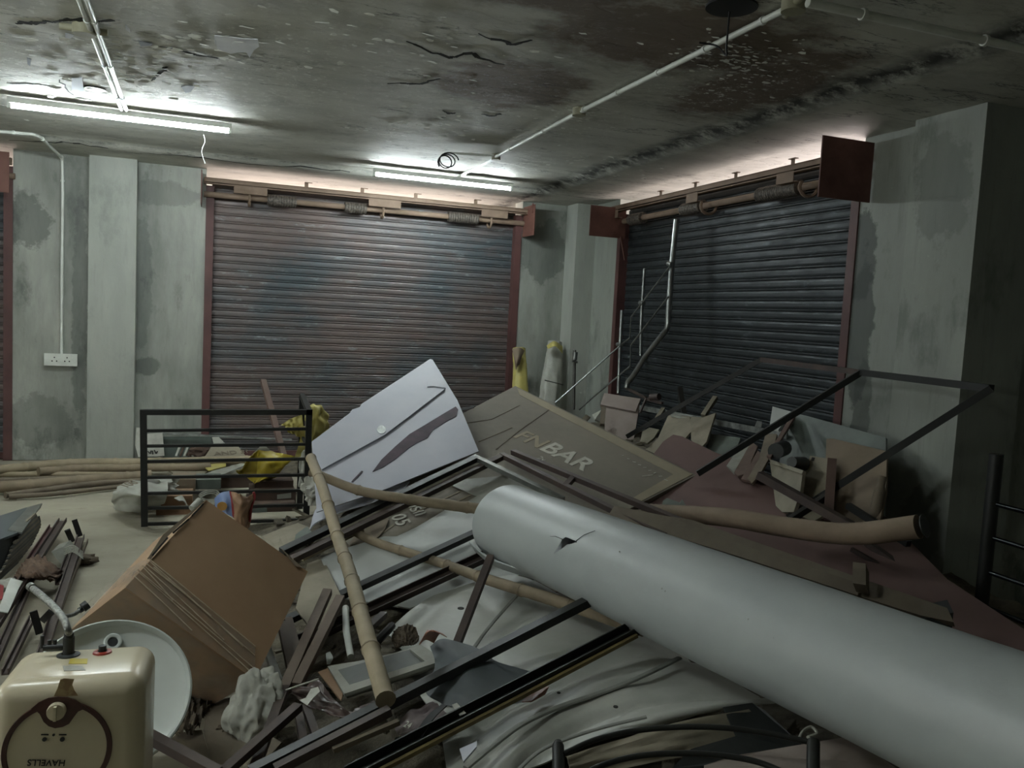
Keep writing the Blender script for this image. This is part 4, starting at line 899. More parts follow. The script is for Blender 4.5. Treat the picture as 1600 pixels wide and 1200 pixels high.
obj('torn_edge', MB().poly([fl_(441, 858, .006), fl_(452, 868, .006), fl_(474, 888, .012), fl_(462, 884, .012)], .003), m_card3, cb)
def film():
    n = NT('stretch_film'); v = n.map((1, 1, 1)); n.base(srgb('#b3aa9c'), .25)
    st = n.noise(9, 3, .5, n.map((1, .7, 1.2))); n.l(n.ramp(st, .35, .75, (.05, .05, .05, 1), (.3, .3, .3, 1)), n.b.inputs['Alpha']); n.bump(st, .8, .01); return n.m
m_film = film(); m_film2 = M('film_fold', '#cdbfa8', '#a99881', 20, .3)
f1 = MB().poly([fl_(232, 872, .008), fl_(399, 1012, .008), fl_(398, 1060, .008), fl_(196, 918, .008)], .001)
obj('stretch_film', f1, m_film, cb)
o2 = (C_-D_).cross(bw).normalized(); o2 = o2 if o2.dot(CAM-D_) > 0 else -o2
obj('stretch_film', MB().poly([D_+o2*.006, C_+o2*.006, I_+o2*.006, F_+o2*.006], .001), m_film, cb)
for p, q in (((233, 873), (399, 1010)), ((240, 886), (398, 1024)), ((228, 880), (330, 962)), ((215, 890), (398, 1045)), ((222, 884), (270, 938)), ((226, 884), (350, 1000)), ((210, 900), (300, 985)), ((233, 876), (380, 1010)), ((218, 895), (398, 1055))):
    P_, Q_ = fl_(*p, .009), fl_(*q, .009); obj('film_fold', MB().tube(smooth([P_, P_.lerp(Q_, .5)+nb*.002, Q_], 4), .0018, 6), m_film2, cb)
# film pulled out in a veil towards the floor at the left
rows = [[bp(235, 872, .006), bp(212, 896, .004), D_+nb*.006], [at(188, 895, d=2.98), at(178, 915, d=2.93), at(168, 938, d=2.9)], [at(135, 945, d=2.95), at(128, 965, d=2.9), at(140, 975, d=2.85)]]
obj('film_veil', MB().sheet(rows, .001, 8, lambda u, v: .01*noise.noise((u*6, v*14, 0))), m_film, cb)
# side panel catching light at the upper left
# ------------------------------------------------------------------ washbasin
bc = at(168, 1086, d=2.42); vd = (CAM-bc).normalized(); nn = (vd+V((0.05, .0, .22))).normalized()
ws_ = thing('washbasin', 'round white porcelain washbasin leaning behind the water heater', 'basin', bc-V((0, 0, .2)))
rr = .222
prof = [(rr*.55, -.16), (rr*.85, -.10), (rr*.985, -.012), (rr, 0), (rr*.995, .007), (rr*.975, .009), (rr*.955, .003), (rr*.93, -.012), (rr*.8, -.026), (rr*.6, -.036), (rr*.35, -.042), (.0005, -.043)]
fm = frame(bc, V((1, 0, 0)), nn)
lb = MB(); n_ = 64
vs = []
for r, h in prof: vs += [fm@V((math.cos(2*math.pi*j/n_)*r*1.04, math.sin(2*math.pi*j/n_)*r*.98, h)) for j in range(n_)]
lb.add(vs, [(i*n_+j, i*n_+(j+1) % n_, (i+1)*n_+(j+1) % n_, (i+1)*n_+j) for i in range(len(prof)-1) for j in range(n_)], True)
obj('bowl', lb, m_porc, ws_)
bpn = plane3(bc-nn*.03, bc-nn*.03+fm.col[0].to_3d(), bc-nn*.03+fm.col[1].to_3d())
oc = bpn(176, 1005)+nn*.012
obj('overflow_ring', MB().lathe(oc, nn, [(.012, 0), (.016, .006), (.022, .007), (.026, .004), (.027, -.006)], 24), m_porc, ws_)
obj('overflow_hole', MB().cyl(oc-nn*.004, oc+nn*.003, .015, 20), m_darkpl, ws_)
# ------------------------------------------------------------------ water heater
ha = math.radians(3); hr_ = V((math.cos(ha), -math.sin(ha), 0)); hf = V((-math.sin(ha), -math.cos(ha), 0)); tl = math.radians(4)
hu = (V((0, 0, 1))*math.cos(tl)-hf*math.sin(tl)).normalized(); hn = hu.cross(hr_)*-1
hn = hr_.cross(hu); hn = hn if hn.dot(CAM-at(110, 1100, d=1.9)) > 0 else -hn
Wd, Hd, Dd = .312, .40, .25
ftop = at(108, 1064, d=1.86); hc = ftop-hu*Hd/2-hn*Dd/2
hm = Matrix(((hr_.x, -hn.x, hu.x, hc.x), (hr_.y, -hn.y, hu.y, hc.y), (hr_.z, -hn.z, hu.z, hc.z), (0, 0, 0, 1)))
wh = thing('water_heater', 'small cream electric water heater lying upside down at the bottom left corner', 'water heater', hc-hu*Hd/2)
obj('casing', MB().bevelbox(hm, Wd, Dd, Hd, .042, 6), m_cream, wh)
fp = plane3(ftop, ftop+hr_, ftop+hu)
ringc = (90, 1172); rpx = 85
cc = fp(*ringc); rad = (fp(ringc[0]+rpx, ringc[1])-cc).length
def disc(mb, c, ex, ey, prof_o, n=64):
    return mb
rg = MB(); n_ = 72; vs = []
for k, (r, o) in enumerate(((rad*.895, .001), (rad*.905, .004), (rad*.99, .004), (rad, .001))):
    vs += [cc+hr_*math.cos(2*math.pi*j/n_)*r+hu*math.sin(2*math.pi*j/n_)*r+hn*o for j in range(n_)]
rg.add(vs, [(i*n_+j, i*n_+(j+1) % n_, (i+1)*n_+(j+1) % n_, (i+1)*n_+j) for i in range(3) for j in range(n_)], True)
obj('trim_ring', rg, m_ring, wh)
obj('front_disc', MB().lathe(cc, hn, [(rad*.895, .0), (rad*.895, .0015), (.0005, .003)], 64), m_cream, wh)
bat = [(48, 1108), (60, 1098), (75, 1091), (90, 1089), (105, 1090), (118, 1094), (130, 1102), (140, 1110), (131, 1108), (122, 1112), (115, 1121), (108, 1131), (98, 1136), (86, 1138), (76, 1135), (68, 1128), (62, 1116), (56, 1110)]
obj('knob_surround', MB().poly([fp(x, y, .0052) for x, y in bat], .003), m_ring, wh)
kc = fp(89, 1110, .005); kr = (fp(104, 1110)-fp(89, 1110)).length
kn = obj('knob', MB().lathe(kc, hn, [(kr, 0), (kr, .010), (kr*.92, .014), (kr*.5, .015), (.0005, .0152)], 32), m_cream, wh)
obj('knob_grip', MB().obox(kc+hn*.014-hr_*kr*.15-hu*kr*.8, hr_*kr*.3, hu*kr*1.6, hn*.01), m_cream, kn)
for x, y, r in ((69.5, 1155, 3.6), (97.5, 1155, 3.9), (84, 1148, 2.2)):
    c = fp(x, y, .003); obj('indicator_light', MB().cyl(c, c+hn*.002, (fp(x+r, y)-fp(x, y)).length, 14), m_darkpl, wh)
for x0_, x1_ in ((64, 76), (92, 104)): obj('printed_mark', MB().bar(fp(x0_, 1148, .0032), fp(x1_, 1148, .0032), .003, .0006, hn), m_inkd, wh)
tx = lettering('maker_lettering', 'HAVELLS', fp(103, 1187.5, .0035), fp(55, 1187)-fp(103, 1187.5), fp(80, 1180)-fp(80, 1190), .0195, m_inkd, wh, .0006, .0004)
# top side fittings
tpn = plane3(ftop-hn*.05, ftop-hn*.05+hr_, ftop-hn*.12)
tq = lambda x, y, o=0: tpn(x, y, o)
ic = tq(107, 1024); obj('inlet_collar', MB().lathe(ic, hu, [(.026, 0), (.026, .003), (.016, .006)], 24), m_darkpl, wh)
obj('inlet_valve', MB().cyl(ic, ic+hu*.045, .013, 16).cyl(ic+hu*.045, ic+hu*.055, .011, 16).cyl(ic+hu*.022, ic+hu*.022-hr_*.055, .008, 12), m_darkpl, wh)
for dx in (.03, .042, .058): obj('valve_stub', MB().cyl(ic+hu*.022-hr_*dx, ic+hu*(.04+(.012 if dx > .05 else 0))-hr_*dx, .0045, 10), m_darkpl, wh)
oc2 = tq(160, 1020); obj('outlet_ring', MB().lathe(oc2, hu, [(.022, 0), (.021, .004), (.012, .005)], 24), M('red_plastic_ring', '#8c2f22', None, rough=.4), wh)
obj('outlet_stub', MB().cyl(oc2, oc2+hu*.018, .009, 16), m_darkpl, wh)
obj('warning_label', MB().poly([tq(110, 1029, .001), tq(137, 1029, .001), tq(136, 1037, .001), tq(107, 1037, .001)], .0005), m_label, wh)
obj('rating_label', MB().poly([tq(98, 1040, .001), tq(128, 1040, .001), tq(134, 1047, .001), tq(100, 1048, .001)], .0005), m_paper, wh)
rst = MB()
obj('rust_stain', rst.poly([fp(x, y, .0008) for x, y in [(94, 1062), (100, 1060), (116, 1061), (113, 1070), (116, 1078), (122, 1087), (100, 1088), (84, 1088), (90, 1075)]], .0005), M('rust_runs', '#8d7251', '#a8946c', 30, .5, lo=.45, hi=.55), wh)
# hose on the inlet
ht = ic+hu*.055
hz_ = thing('steel_hose', 'grey flexible hose rising from the water heater inlet', 'hose', ht)
obj('braided_tube', MB().tube(smooth([ht, at(106, 985, d=1.98), at(100, 968, d=2.0), at(82, 946, d=2.04), at(51, 919, d=2.1)], 10), .0085, 14), m_hose, hz_)
e0, e1 = at(51, 919, d=2.1), at(47, 916, d=2.11); obj('end_ferrule', MB().cyl(e0, e1, .0105, 14), m_gstl, hz_)
h2 = thing('steel_hose', 'thin grey hose with a dark nut at its end, lying behind the basin', 'hose', on(120, 955, .02))
obj('braided_tube', MB().tube(smooth([at(85, 950, d=2.3), at(100, 962, d=2.35), at(115, 960, d=2.4), at(125, 953, d=2.42)], 8), .006, 12), m_hose, h2)
obj('nut', MB().cyl(at(124, 954, d=2.42), at(130, 950, d=2.43), .009, 8).cyl(at(129, 950, d=2.42), at(137, 944, d=2.43), .014, 10), m_darkpl, h2)
# ------------------------------------------------------------------ bundles of angle iron on the floor at left
lt = [((98, 812), (-30, 1010), .10, .045, m_brn, 'broad brown steel profile in the left bundle, beside the slatted unit'),
      ((84, 822), (30, 905), .07, .05, m_redox, 'dark reddish profile in the left bundle, next to the slatted unit'),
      ((92, 815), (62, 872), .05, .03, m_gstl, 'greyish dusty steel strip in the left bundle'),
      ((126, 838), (40, 1100), .10, .04, m_brn, 'long brown steel profile in the right-hand bundle on the left floor'),
      ((133, 845), (65, 1020), .06, .03, m_wood, 'dusty brown strip at the outer edge of the right-hand bundle'),
      ((116, 850), (92, 910), .06, .035, m_brn, 'short brown steel profile inside the right-hand bundle'),
      ((60, 880), (-20, 1060), .06, .03, m_brn, 'brown steel angle passing under the hessian cloth on the left floor'),
      ((50, 965), (8, 1050), .05, .025, m_brn, 'grey-brown strip by the white offcut at the left edge')]
for a, b, h, w_, m, lab in lt: bar1('steel_profile', on(*a, h), on(*b, h*.7), w_, .025, m, lab, 'steel profile', 'channel')
for a, b, lab in (((116, 812), (125, 838), 'upright black strip end standing at the far end of the right-hand bundle'), ((105, 828), (113, 846), 'smaller upright black strip end at the far end of the bundle'),
                  ((52, 955), (62, 990), 'black strip end sticking up beside the hose'), ((80, 956), (66, 970), 'short black strip end lying next to the hose')):
    p_, q_ = on(*a, .16), on(*b, .06); one('black_strip', MB().bar(p_, q_, .03, .008, CAM-p_), m_black, lab, 'strip')
one('concrete_lump', MB().obox(on(80, 862, .09), on(92, 851, .09)-on(80, 862, .09), on(96, 882, .02)-on(80, 862, .09), V((.05, .05, .01))), m_stone, 'pale concrete lump lying between the two steel bundles', 'lump')
cl_ = [[on(22, 898, .07), on(35, 878, .12), on(52, 870, .13), on(70, 868, .13)], [on(30, 905, .07), on(45, 893, .16), on(62, 884, .15), on(82, 880, .12)], [on(45, 900, .08), on(60, 902, .14), on(75, 898, .12), on(95, 890, .07)], [on(60, 905, .05), on(78, 908, .06), on(90, 904, .06), on(104, 892, .03)]]
one('hessian_cloth', MB().sheet(cl_, .008, 10, lambda u, v: .02*noise.noise((u*7, v*3, 1))+.008*noise.noise((u*22, v*9, 4))), m_cloth, 'brown hessian cloth draped over the steel profiles on the left floor', 'cloth')
tw = thing('tied_string', 'dirty white string tied round the right-hand steel bundle', 'string', on(118, 868, .02))
for i in range(5): 
    a, b = on(100, 857+i*2.4, .10), on(130, 863+i*2.6, .09); obj('strand', MB().tube(smooth([a, a.lerp(b, .5)+V((0, -.01, .03)), b], 6), .003, 6), m_sack, tw)
one('debris_clump', blob(frame(on(130, 875, .02), (1, 0, 0)), .07, .04, .03, .5, 2.5, 3, 3), m_leaf, 'small dark clump of rags beside the tied steel bundle', 'rag')
rows = [[on(17, 903, .10), on(36, 908, .10)], [on(8, 925, .12), on(26, 928, .11)], [on(-4, 955, .12), on(12, 958, .10)]]
one('plastic_offcut', MB().sheet(rows, .003, 6, lambda u, v: .01*math.sin(v*3)), m_pvc, 'bright white plastic offcut at the left edge, under the hessian cloth', 'offcut')
one('red_scrap', MB().poly([on(-5, 912, .08), on(6, 915, .08), on(4, 935, .08), on(-5, 940, .08)], .004), m_red, 'small red scrap at the left edge beside the white offcut', 'scrap')
one('grey_rag', blob(frame(on(12, 915, .05), (1, 0, 0)), .05, .05, .03, .4, 2.5, 8, 3), m_sack, 'grey crumpled scrap behind the white offcut', 'scrap')
# slatted unit at the left edge
su = thing('slatted_unit', 'dark metal unit with a slatted grille at the left edge of the floor', 'metal unit', on(10, 890))
q1, q2, q3, q4 = on(58, 792, .22), on(-30, 822, .22), on(-30, 850, .22), on(30, 836, .22)
tpl = plane3(on(60, 795, .22), on(-10, 812, .22), on(20, 845, .20))
obj('top_panel', MB().poly([tpl(*p) for p in [(64, 790), (40, 793), (-20, 812), (-20, 850), (28, 832)]], .012), m_slate, su)
obj('panel_flange', MB().poly([tpl(*p, .004) for p in [(66, 786), (44, 792), (12, 828), (34, 832)]], .01), m_gstl, su)
spl = plane3(tpl(62, 800, -.01), tpl(0, 848, -.01), on(0, 905, .02))
obj('side_panel', MB().poly([spl(*p) for p in [(62, 806), (40, 822), (20, 838), (-30, 850), (-30, 905), (5, 893), (60, 832), (64, 815)]], .01), m_darkpl, su)
bd_ = [(55, 803), (63, 820), (50, 848), (27, 878)]
for i in range(20):
    t = i/19*3; k = min(2, int(t)); f = t-k; sx, sy = bd_[k][0]+(bd_[k+1][0]-bd_[k][0])*f, bd_[k][1]+(bd_[k+1][1]-bd_[k][1])*f
    L_ = min(sx+8, 46 if i > 5 else 14+i*6)
    obj('slat', MB().bar(spl(sx, sy, .012), spl(sx-L_, sy+L_*.92, .012), .013, .012, spl.n), m_dpipe if i % 2 else m_tile, su)
# ------------------------------------------------------------------ crumpled white bag and litter in the foreground
p = on(396, 1108, .10)
one('crumpled_bag', blob(frame(p, _r, (CAM-p)), .085, .125, .06, .42, 1.7, 11, 5, .0), m_paper, 'crumpled dirty white plastic bag below the cardboard box', 'bag')
one('paper_wad', blob(frame(on(426, 1090, .12), _r), .025, .025, .03, .35, 2, 4, 4, .1), m_paper, 'small crumpled paper wad at the right side of the white bag', 'paper')
one('leaf_litter', MB().sheet([[on(283, 1085, .05), on(300, 1080, .07), on(315, 1085, .05)], [on(280, 1115, .05), on(300, 1105, .05), on(320, 1100, .04)], [on(272, 1145, .04), on(290, 1142, .06), on(312, 1135, .05)]], .006, 10, lambda u, v: .03*noise.noise((u*6, v*6, 0))+.012*noise.noise((u*17, v*17, 3))), m_leaf, 'curled brown torn cardboard and leaves beside the washbasin', 'litter')
one('leaf_litter', MB().sheet([[on(310, 1088, .03), on(325, 1092, .05), on(338, 1093, .02)], [on(308, 1105, .03), on(322, 1108, .04), on(334, 1100, .02)], [on(312, 1122, .02), on(318, 1120, .03), on(325, 1112, .02)]], .004, 8, lambda u, v: .03*noise.noise((u*9, v*9, 5))), m_leaf, 'small dry crumpled leaf heap right of the washbasin', 'litter')
one('litter_clump', blob(frame(on(355, 1140, .02), _r), .03, .02, .02, .7, 3, 9, 3), m_leaf, 'small dark clump of litter left of the white bag foot', 'litter')
one('grey_board', MB().poly([on(x, y, .03) for x, y in [(325, 1095), (372, 1088), (372, 1120), (440, 1160), (400, 1205), (334, 1205), (318, 1140)]], .006), m_wood, 'flat dusty brown-grey board lying under the white bag', 'board')
one('grey_board', MB().poly([on(x, y, .025) for x, y in [(278, 1145), (315, 1140), (332, 1195), (300, 1180), (255, 1165)]], .006), m_wood, 'small grey board piece between the basin and the angle iron', 'board')
# stone tray
sp = plane3(on(520, 1060, .12), on(690, 1020, .12), on(600, 1085, .11))
st = thing('stone_tray', 'grey stone slab with a sunk darker panel under the bamboo foot', 'stone slab', on(600, 1050, .1))
outer = [(512, 1041), (533, 1036), (620, 1020), (658, 1007), (693, 1030), (690, 1042), (539, 1083)]
obj('slab', MB().poly([sp(x, y) for x, y in [(512, 1041), (533, 1037), (560, 1033), (620, 1019), (656, 1006), (694, 1031), (540, 1083)]], .02), m_stone, st)
rim = MB()
for P4 in ([(512, 1041), (526, 1044), (546, 1070), (538, 1084)], [(538, 1084), (546, 1070), (664, 1033), (694, 1031)], [(694, 1031), (664, 1033), (640, 1014), (656, 1006)]): rim.poly([sp(x, y, .012) for x, y in P4], .012)
obj('raised_rim', rim, m_stone, st)
obj('sunk_panel', MB().poly([sp(x, y, .002) for x, y in [(527, 1047), (640, 1015), (664, 1033), (547, 1071)]], .002), m_stoned, st)
one('cardboard_flap', MB().poly([on(x, y, .10) for x, y in [(497, 1050), (512, 1044), (536, 1083), (533, 1094), (528, 1090)]], .004), m_woodb, 'orange-brown cardboard flap along the left end of the stone tray', 'cardboard')
one('white_cup_piece', MB().sheet([[on(510, 1020, .12), on(516, 1018, .12)], [on(508, 1030, .14), on(518, 1030, .12)], [on(511, 1038, .12), on(516, 1038, .12)]], .002, 6, lambda u, v: .008*math.sin(v*3)), m_porc, 'small white curved shard above the left end of the stone tray', 'shard')
one('orange_paper', MB().sheet([[on(655, 1008, .18), on(665, 1000, .2), on(678, 1005, .18)], [on(664, 990, .24), on(674, 986, .26), on(688, 990, .22)], [on(668, 984, .24), on(682, 988, .26), on(698, 996, .22)]], .002, 8), m_orange, 'curled orange printed paper at the right end of the stone tray', 'paper')
rows = [[on(672, 1010, .16), on(695, 998, .19), on(740, 1010, .17), on(780, 1035, .15), on(838, 1052, .12)], [on(680, 1040, .15), on(715, 1035, .17), on(760, 1050, .15), on(800, 1062, .13), on(835, 1070, .11)],
        [on(665, 1080, .12), on(705, 1075, .13), on(740, 1082, .13), on(770, 1085, .12), on(800, 1090, .1)], [on(690, 1100, .10), on(715, 1106, .1), on(735, 1105, .1), on(752, 1103, .1), on(770, 1100, .1)]]
one('rubber_sheet', MB().sheet(rows, .003, 10, lambda u, v: .005*noise.noise((u*4, v*5, 0))), m_slate, 'slate-grey film sheet beside the stone tray under the thin black rail', 'sheet')
# printed banners
rows = [[on(448, 1078, .16), on(470, 1072, .2), on(498, 1062, .2)], [on(462, 1088, .16), on(500, 1095, .17), on(525, 1095, .17)], [on(478, 1102, .16), on(520, 1112, .15), on(552, 1118, .14)], [on(505, 1112, .15), on(540, 1125, .14), on(560, 1131, .13)]]
pb_ = one('printed_banner', MB().sheet(rows, .002, 10, lambda u, v: .02*noise.noise((u*4, v*6, 2))), m_print, 'curled dark printed banner left of the bamboo foot', 'banner')
obj('white_border', MB().tube(smooth([on(447, 1078, .165), on(470, 1070, .21), on(498, 1061, .21)], 6), .003, 6), m_paper, pb_)
obj('white_smear', MB().poly([on(x, y, .215) for x, y in [(468, 1094), (478, 1090), (486, 1076), (497, 1073), (500, 1080), (488, 1092), (480, 1102)]], .001), m_paper, pb_)
rows = [[on(613, 1128, .12), on(650, 1108, .14), on(676, 1096, .14)], [on(620, 1145, .12), on(655, 1130, .13), on(690, 1105, .13)], [on(630, 1152, .12), on(665, 1148, .12), on(705, 1128, .12)]]
pb_ = one('printed_banner', MB().sheet(rows, .002, 8, lambda u, v: .012*noise.noise((u*4, v*6, 9))), m_print2, 'pale pink and grey printed banner between the two foreground rails', 'banner')
o_ = on(633, 1139, .15); lettering('printed_figures', '24', o_, on(650, 1146, .15)-o_, on(632, 1150, .14)-on(634, 1138, .15), .028, m_paper, pb_, .012)
rows = [[on(690, 1100, .16), on(698, 1102, .17)], [on(668, 1118, .16), on(676, 1124, .17)], [on(648, 1146, .14), on(660, 1152, .14)]]
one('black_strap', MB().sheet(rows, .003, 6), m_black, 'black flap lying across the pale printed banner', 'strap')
one('white_label', MB().poly([on(x, y, .15) for x, y in [(706, 1101), (714, 1098), (728, 1114), (718, 1118)]], .002), m_paper, 'small white printed label lying beside the slate-grey film', 'label')
rows = [[on(540, 1118, .1), on(560, 1105, .12), on(585, 1095, .13)], [on(548, 1130, .1), on(570, 1122, .1), on(595, 1110, .1)]]
one('clear_film', MB().sheet(rows, .002, 8, lambda u, v: .015*noise.noise((u*9, v*9, 9))), m_print2, 'crumpled shiny film between the banner and the bamboo foot', 'film')
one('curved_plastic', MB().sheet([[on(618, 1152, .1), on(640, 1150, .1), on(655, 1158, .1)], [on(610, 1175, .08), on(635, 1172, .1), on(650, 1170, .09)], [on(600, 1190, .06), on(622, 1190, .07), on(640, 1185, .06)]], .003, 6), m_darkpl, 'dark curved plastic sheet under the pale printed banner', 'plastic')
one('leaf_litter', MB().sheet([[on(615, 985, .12), on(635, 975, .14), on(650, 980, .13)], [on(612, 1000, .1), on(632, 995, .12), on(655, 998, .1)], [on(618, 1010, .1), on(635, 1008, .1), on(648, 1005, .1)]], .005, 10, lambda u, v: .012*noise.noise((u*12, v*12, 7))), m_leaf, 'curled dry leaf scrap above the stone tray', 'litter')
one('foil_scrap', MB().poly([on(x, y, .12) for x, y in [(840, 1072), (858, 1072), (852, 1084), (830, 1096), (815, 1096)]], .003), m_orange, 'small curled printed scrap on the wavy sheet below the double rail', 'scrap')
one('lavender_offcut', MB().poly([on(x, y, .12) for x, y in [(718, 1170), (745, 1158), (745, 1166), (724, 1190)]], .005), m_lav, 'small lavender offcut below the yellow edge of the double rail', 'offcut')
one('wrapping_paper', MB().sheet([[on(885, 1182, .12), on(960, 1158, .12), on(1060, 1128, .12), on(1170, 1108, .1)], [on(890, 1200, .1), on(970, 1175, .1), on(1070, 1150, .1), on(1190, 1130, .08)], [on(890, 1225, .06), on(980, 1200, .06), on(1080, 1180, .06), on(1200, 1160, .06)]], .003, 8, lambda u, v: .012*noise.noise((u*3, v*4, 3))+.004*noise.noise((u*11, v*9, 3))), m_tile, 'crumpled brown wrapping paper behind the arched railing', 'paper')
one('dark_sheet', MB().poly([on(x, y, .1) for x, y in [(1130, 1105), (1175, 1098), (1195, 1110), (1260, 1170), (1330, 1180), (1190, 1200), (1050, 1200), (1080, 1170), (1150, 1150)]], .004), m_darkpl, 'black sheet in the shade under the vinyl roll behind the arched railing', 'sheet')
one('pink_board', MB().poly([on(x, y, .12) for x, y in [(1100, 1196), (1150, 1180), (1200, 1172), (1330, 1150), (1400, 1200), (1110, 1215)]], .006), m_pink, 'pinkish-grey board seen through the arched railing at the bottom', 'board')
# ------------------------------------------------------------------ things behind the slatted grille
aY = lambda x, y, Y, z=None: at(x, y, Y=Y)
def plateY(name, pts, Yt, Yb, m, label, cat, t=.01):
    y0_, y1_ = min(p[1] for p in pts), max(p[1] for p in pts)
    a, b = at(300, y0_, Y=Yt), at(300, y1_, Y=Yb); pl_ = plane3(a, b, a+V((1, 0, 0)))
    return one(name, MB().poly([pl_(*p) for p in pts], t), m, label, cat), pl_
o, f_ = plateY('white_board', [(213, 668), (221, 669), (229, 678), (254, 676), (257, 712), (216, 714), (211, 695)], 8.15, 8.0, m_paper, 'white paper-covered board leaning on the wall at the left end of the grille', 'board')
mk = MB()
for p, q in (((231, 705), (235, 709)), ((235, 709), (236, 704)), ((238, 704), (239, 710)), ((241, 703), (244, 709)), ((244, 709), (246, 705))): mk.bar(f_(*p, .003), f_(*q, .003), .012, .002)
obj('scrawled_mark', mk, m_inkd, o)
one('metal_strip', MB().bar(aY(254, 677, 8.1), aY(456, 687, 8.1), .05, .012, (0, 0, 1)), m_foil, 'shiny crinkled metal strip lying level behind the grille', 'strip')
one('dark_board', MB().box(aY(255, 682, 8.2), aY(330, 715, 8.18)), m_gglass, 'dull grey-green board standing behind the metal strip', 'board')
bs = thing('striped_bundle', 'bundle of white and brown striped strips behind the grille', 'bundle', aY(288, 714, 7.9))
for i in range(5): obj('strip', MB().bar(aY(275+i*6.5, 713, 7.85), aY(281+i*6.5, 697, 7.95), .018, .01), m_paper if i % 2 == 0 else m_card2, bs)
one('brown_scrap', blob(frame(aY(312, 708, 7.9), (1, 0, 0)), .11, .08, .07, .4, 2, 3, 3), m_card2, 'dark brown crumpled scrap right of the striped strips', 'scrap')
one('pale_stub', MB().poly([aY(331, 683, 8.0), aY(342, 683, 8.0), aY(352, 693, 7.95), aY(334, 694, 7.95)], .02), m_sack, 'pale wedge poking up below the metal strip', 'scrap')
o, f_ = plateY('marked_slab', [(330, 698), (372, 697), (386, 715), (318, 716), (325, 706)], 7.9, 7.7, m_tile, 'pale slab with faint grey writing behind the grille', 'slab', .02)
tp_ = f_(335, 712, .003); lettering('faint_writing', 'AND 3?', tp_, f_(372, 709, .003)-tp_, f_(340, 716)-f_(342, 703), .09, m_wood, o)
one('long_plank', MB().bar(aY(225, 720, 7.55), aY(388, 717, 7.5), .12, .02), m_bam, 'pale plank lying level behind the grille, in line with the bamboo poles', 'plank')
one('pale_board', MB().poly([on(x, y, .06) for x, y in [(262, 733), (300, 727), (322, 725), (330, 734), (312, 744), (278, 744)]], .015), m_tile, 'pale board with two dark knots lying behind the grille', 'board')
one('pale_board', MB().poly([on(x, y, .09) for x, y in [(335, 735), (382, 722), (386, 725), (352, 740), (330, 744), (310, 744)]], .02), m_sack, 'long whitish board pointing up to the yellow wrapper', 'board')
one('yellow_card', MB().poly([on(x, y, .09) for x, y in [(315, 726), (353, 723), (353, 728), (326, 735)]], .008), m_yelp, 'small pale yellow card behind the grille', 'card')
# yellow wrapper
yw = thing('yellow_wrapper', 'bright yellow folded plastic wrapper behind the grille slats', 'wrapper', on(415, 735))
yp = lambda x, y, h=.18: at(x, y, Y=6.6-h)
obj('left_fold', MB().sheet([[yp(404, 703), yp(403, 716), yp(401, 738, .1), yp(398, 756, .15)], [yp(396, 710), yp(388, 725, .1), yp(382, 738, .05), yp(387, 747, .1)], [yp(392, 714), yp(378, 732), yp(369, 737, .1), yp(378, 742, .05)]], .003, 8, lambda u, v: .012*noise.noise((u*4, v*4, 1))), m_yel, yw)
obj('right_fold', MB().sheet([[yp(404, 703), yp(425, 706, .1), yp(445, 709, .1), yp(463, 714, .05)], [yp(403, 718), yp(422, 722, .2), yp(440, 725, .15), yp(450, 724, .1)], [yp(401, 742), yp(420, 742, .2), yp(435, 738, .15), yp(440, 735, .1)], [yp(398, 756), yp(408, 752, .2), yp(420, 750, .1), yp(432, 746, .1)]], .003, 8, lambda u, v: .015*noise.noise((u*5, v*5, 4))), m_yel, yw)
obj('pale_liner', MB().poly([yp(392, 712, .1), yp(406, 698, .1), yp(416, 698, .1), yp(425, 706, .1), yp(404, 703, .1)], .003), m_sack, yw)
# boxes behind
def boxat(name, x0_, y0_, x1_, y1_, Y, dep, m, label, tilt=0):
    a, b = at(x0_, y0_, Y=Y), at(x1_, y1_, Y=Y); t = thing(name, label, 'box', ((a.x+b.x)/2, Y+dep/2, min(a.z, b.z)))
    obj('carton', MB().box((a.x, Y, min(a.z, b.z)), (b.x, Y+dep, max(a.z, b.z))), m, t); return t
t = boxat('cardboard_box', 268, 749, 305, 768, 6.5, .25, m_card3, 'dusty cardboard box behind the grille, under the pale board'); 
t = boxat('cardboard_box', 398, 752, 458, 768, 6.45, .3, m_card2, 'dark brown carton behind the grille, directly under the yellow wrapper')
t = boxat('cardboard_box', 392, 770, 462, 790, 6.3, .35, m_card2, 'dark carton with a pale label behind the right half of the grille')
obj('label', MB().poly([at(x, y, Y=6.295) for x, y in [(433, 773), (455, 770), (455, 778), (433, 780)]], .002), m_stone, t)
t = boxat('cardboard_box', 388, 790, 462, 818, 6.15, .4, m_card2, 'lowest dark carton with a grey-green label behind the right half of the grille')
obj('label', MB().poly([at(x, y, Y=6.145) for x, y in [(393, 795), (417, 793), (418, 808), (394, 809)]], .002), m_gglass, t)
t = boxat('cardboard_box', 244, 776, 300, 806, 6.15, .25, m_woodb, 'orange-brown carton behind the lower left of the grille')
t = boxat('cardboard_box', 305, 750, 345, 764, 6.6, .25, m_gglass, 'low grey-green box in shade behind the middle of the grille')
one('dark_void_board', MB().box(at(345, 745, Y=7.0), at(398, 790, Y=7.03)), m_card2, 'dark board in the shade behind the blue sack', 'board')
one('dark_board', MB().box(at(385, 812, Y=6.1), at(385, 812, Y=6.1)+V((.42, .02, -.14))).obox(at(380, 822, Y=5.95), V((.42, 0, 0)), V((0, .3, 0)), V((0, 0, .015))), m_card2, 'dark board lying on the floor below the cartons behind the grille', 'board')
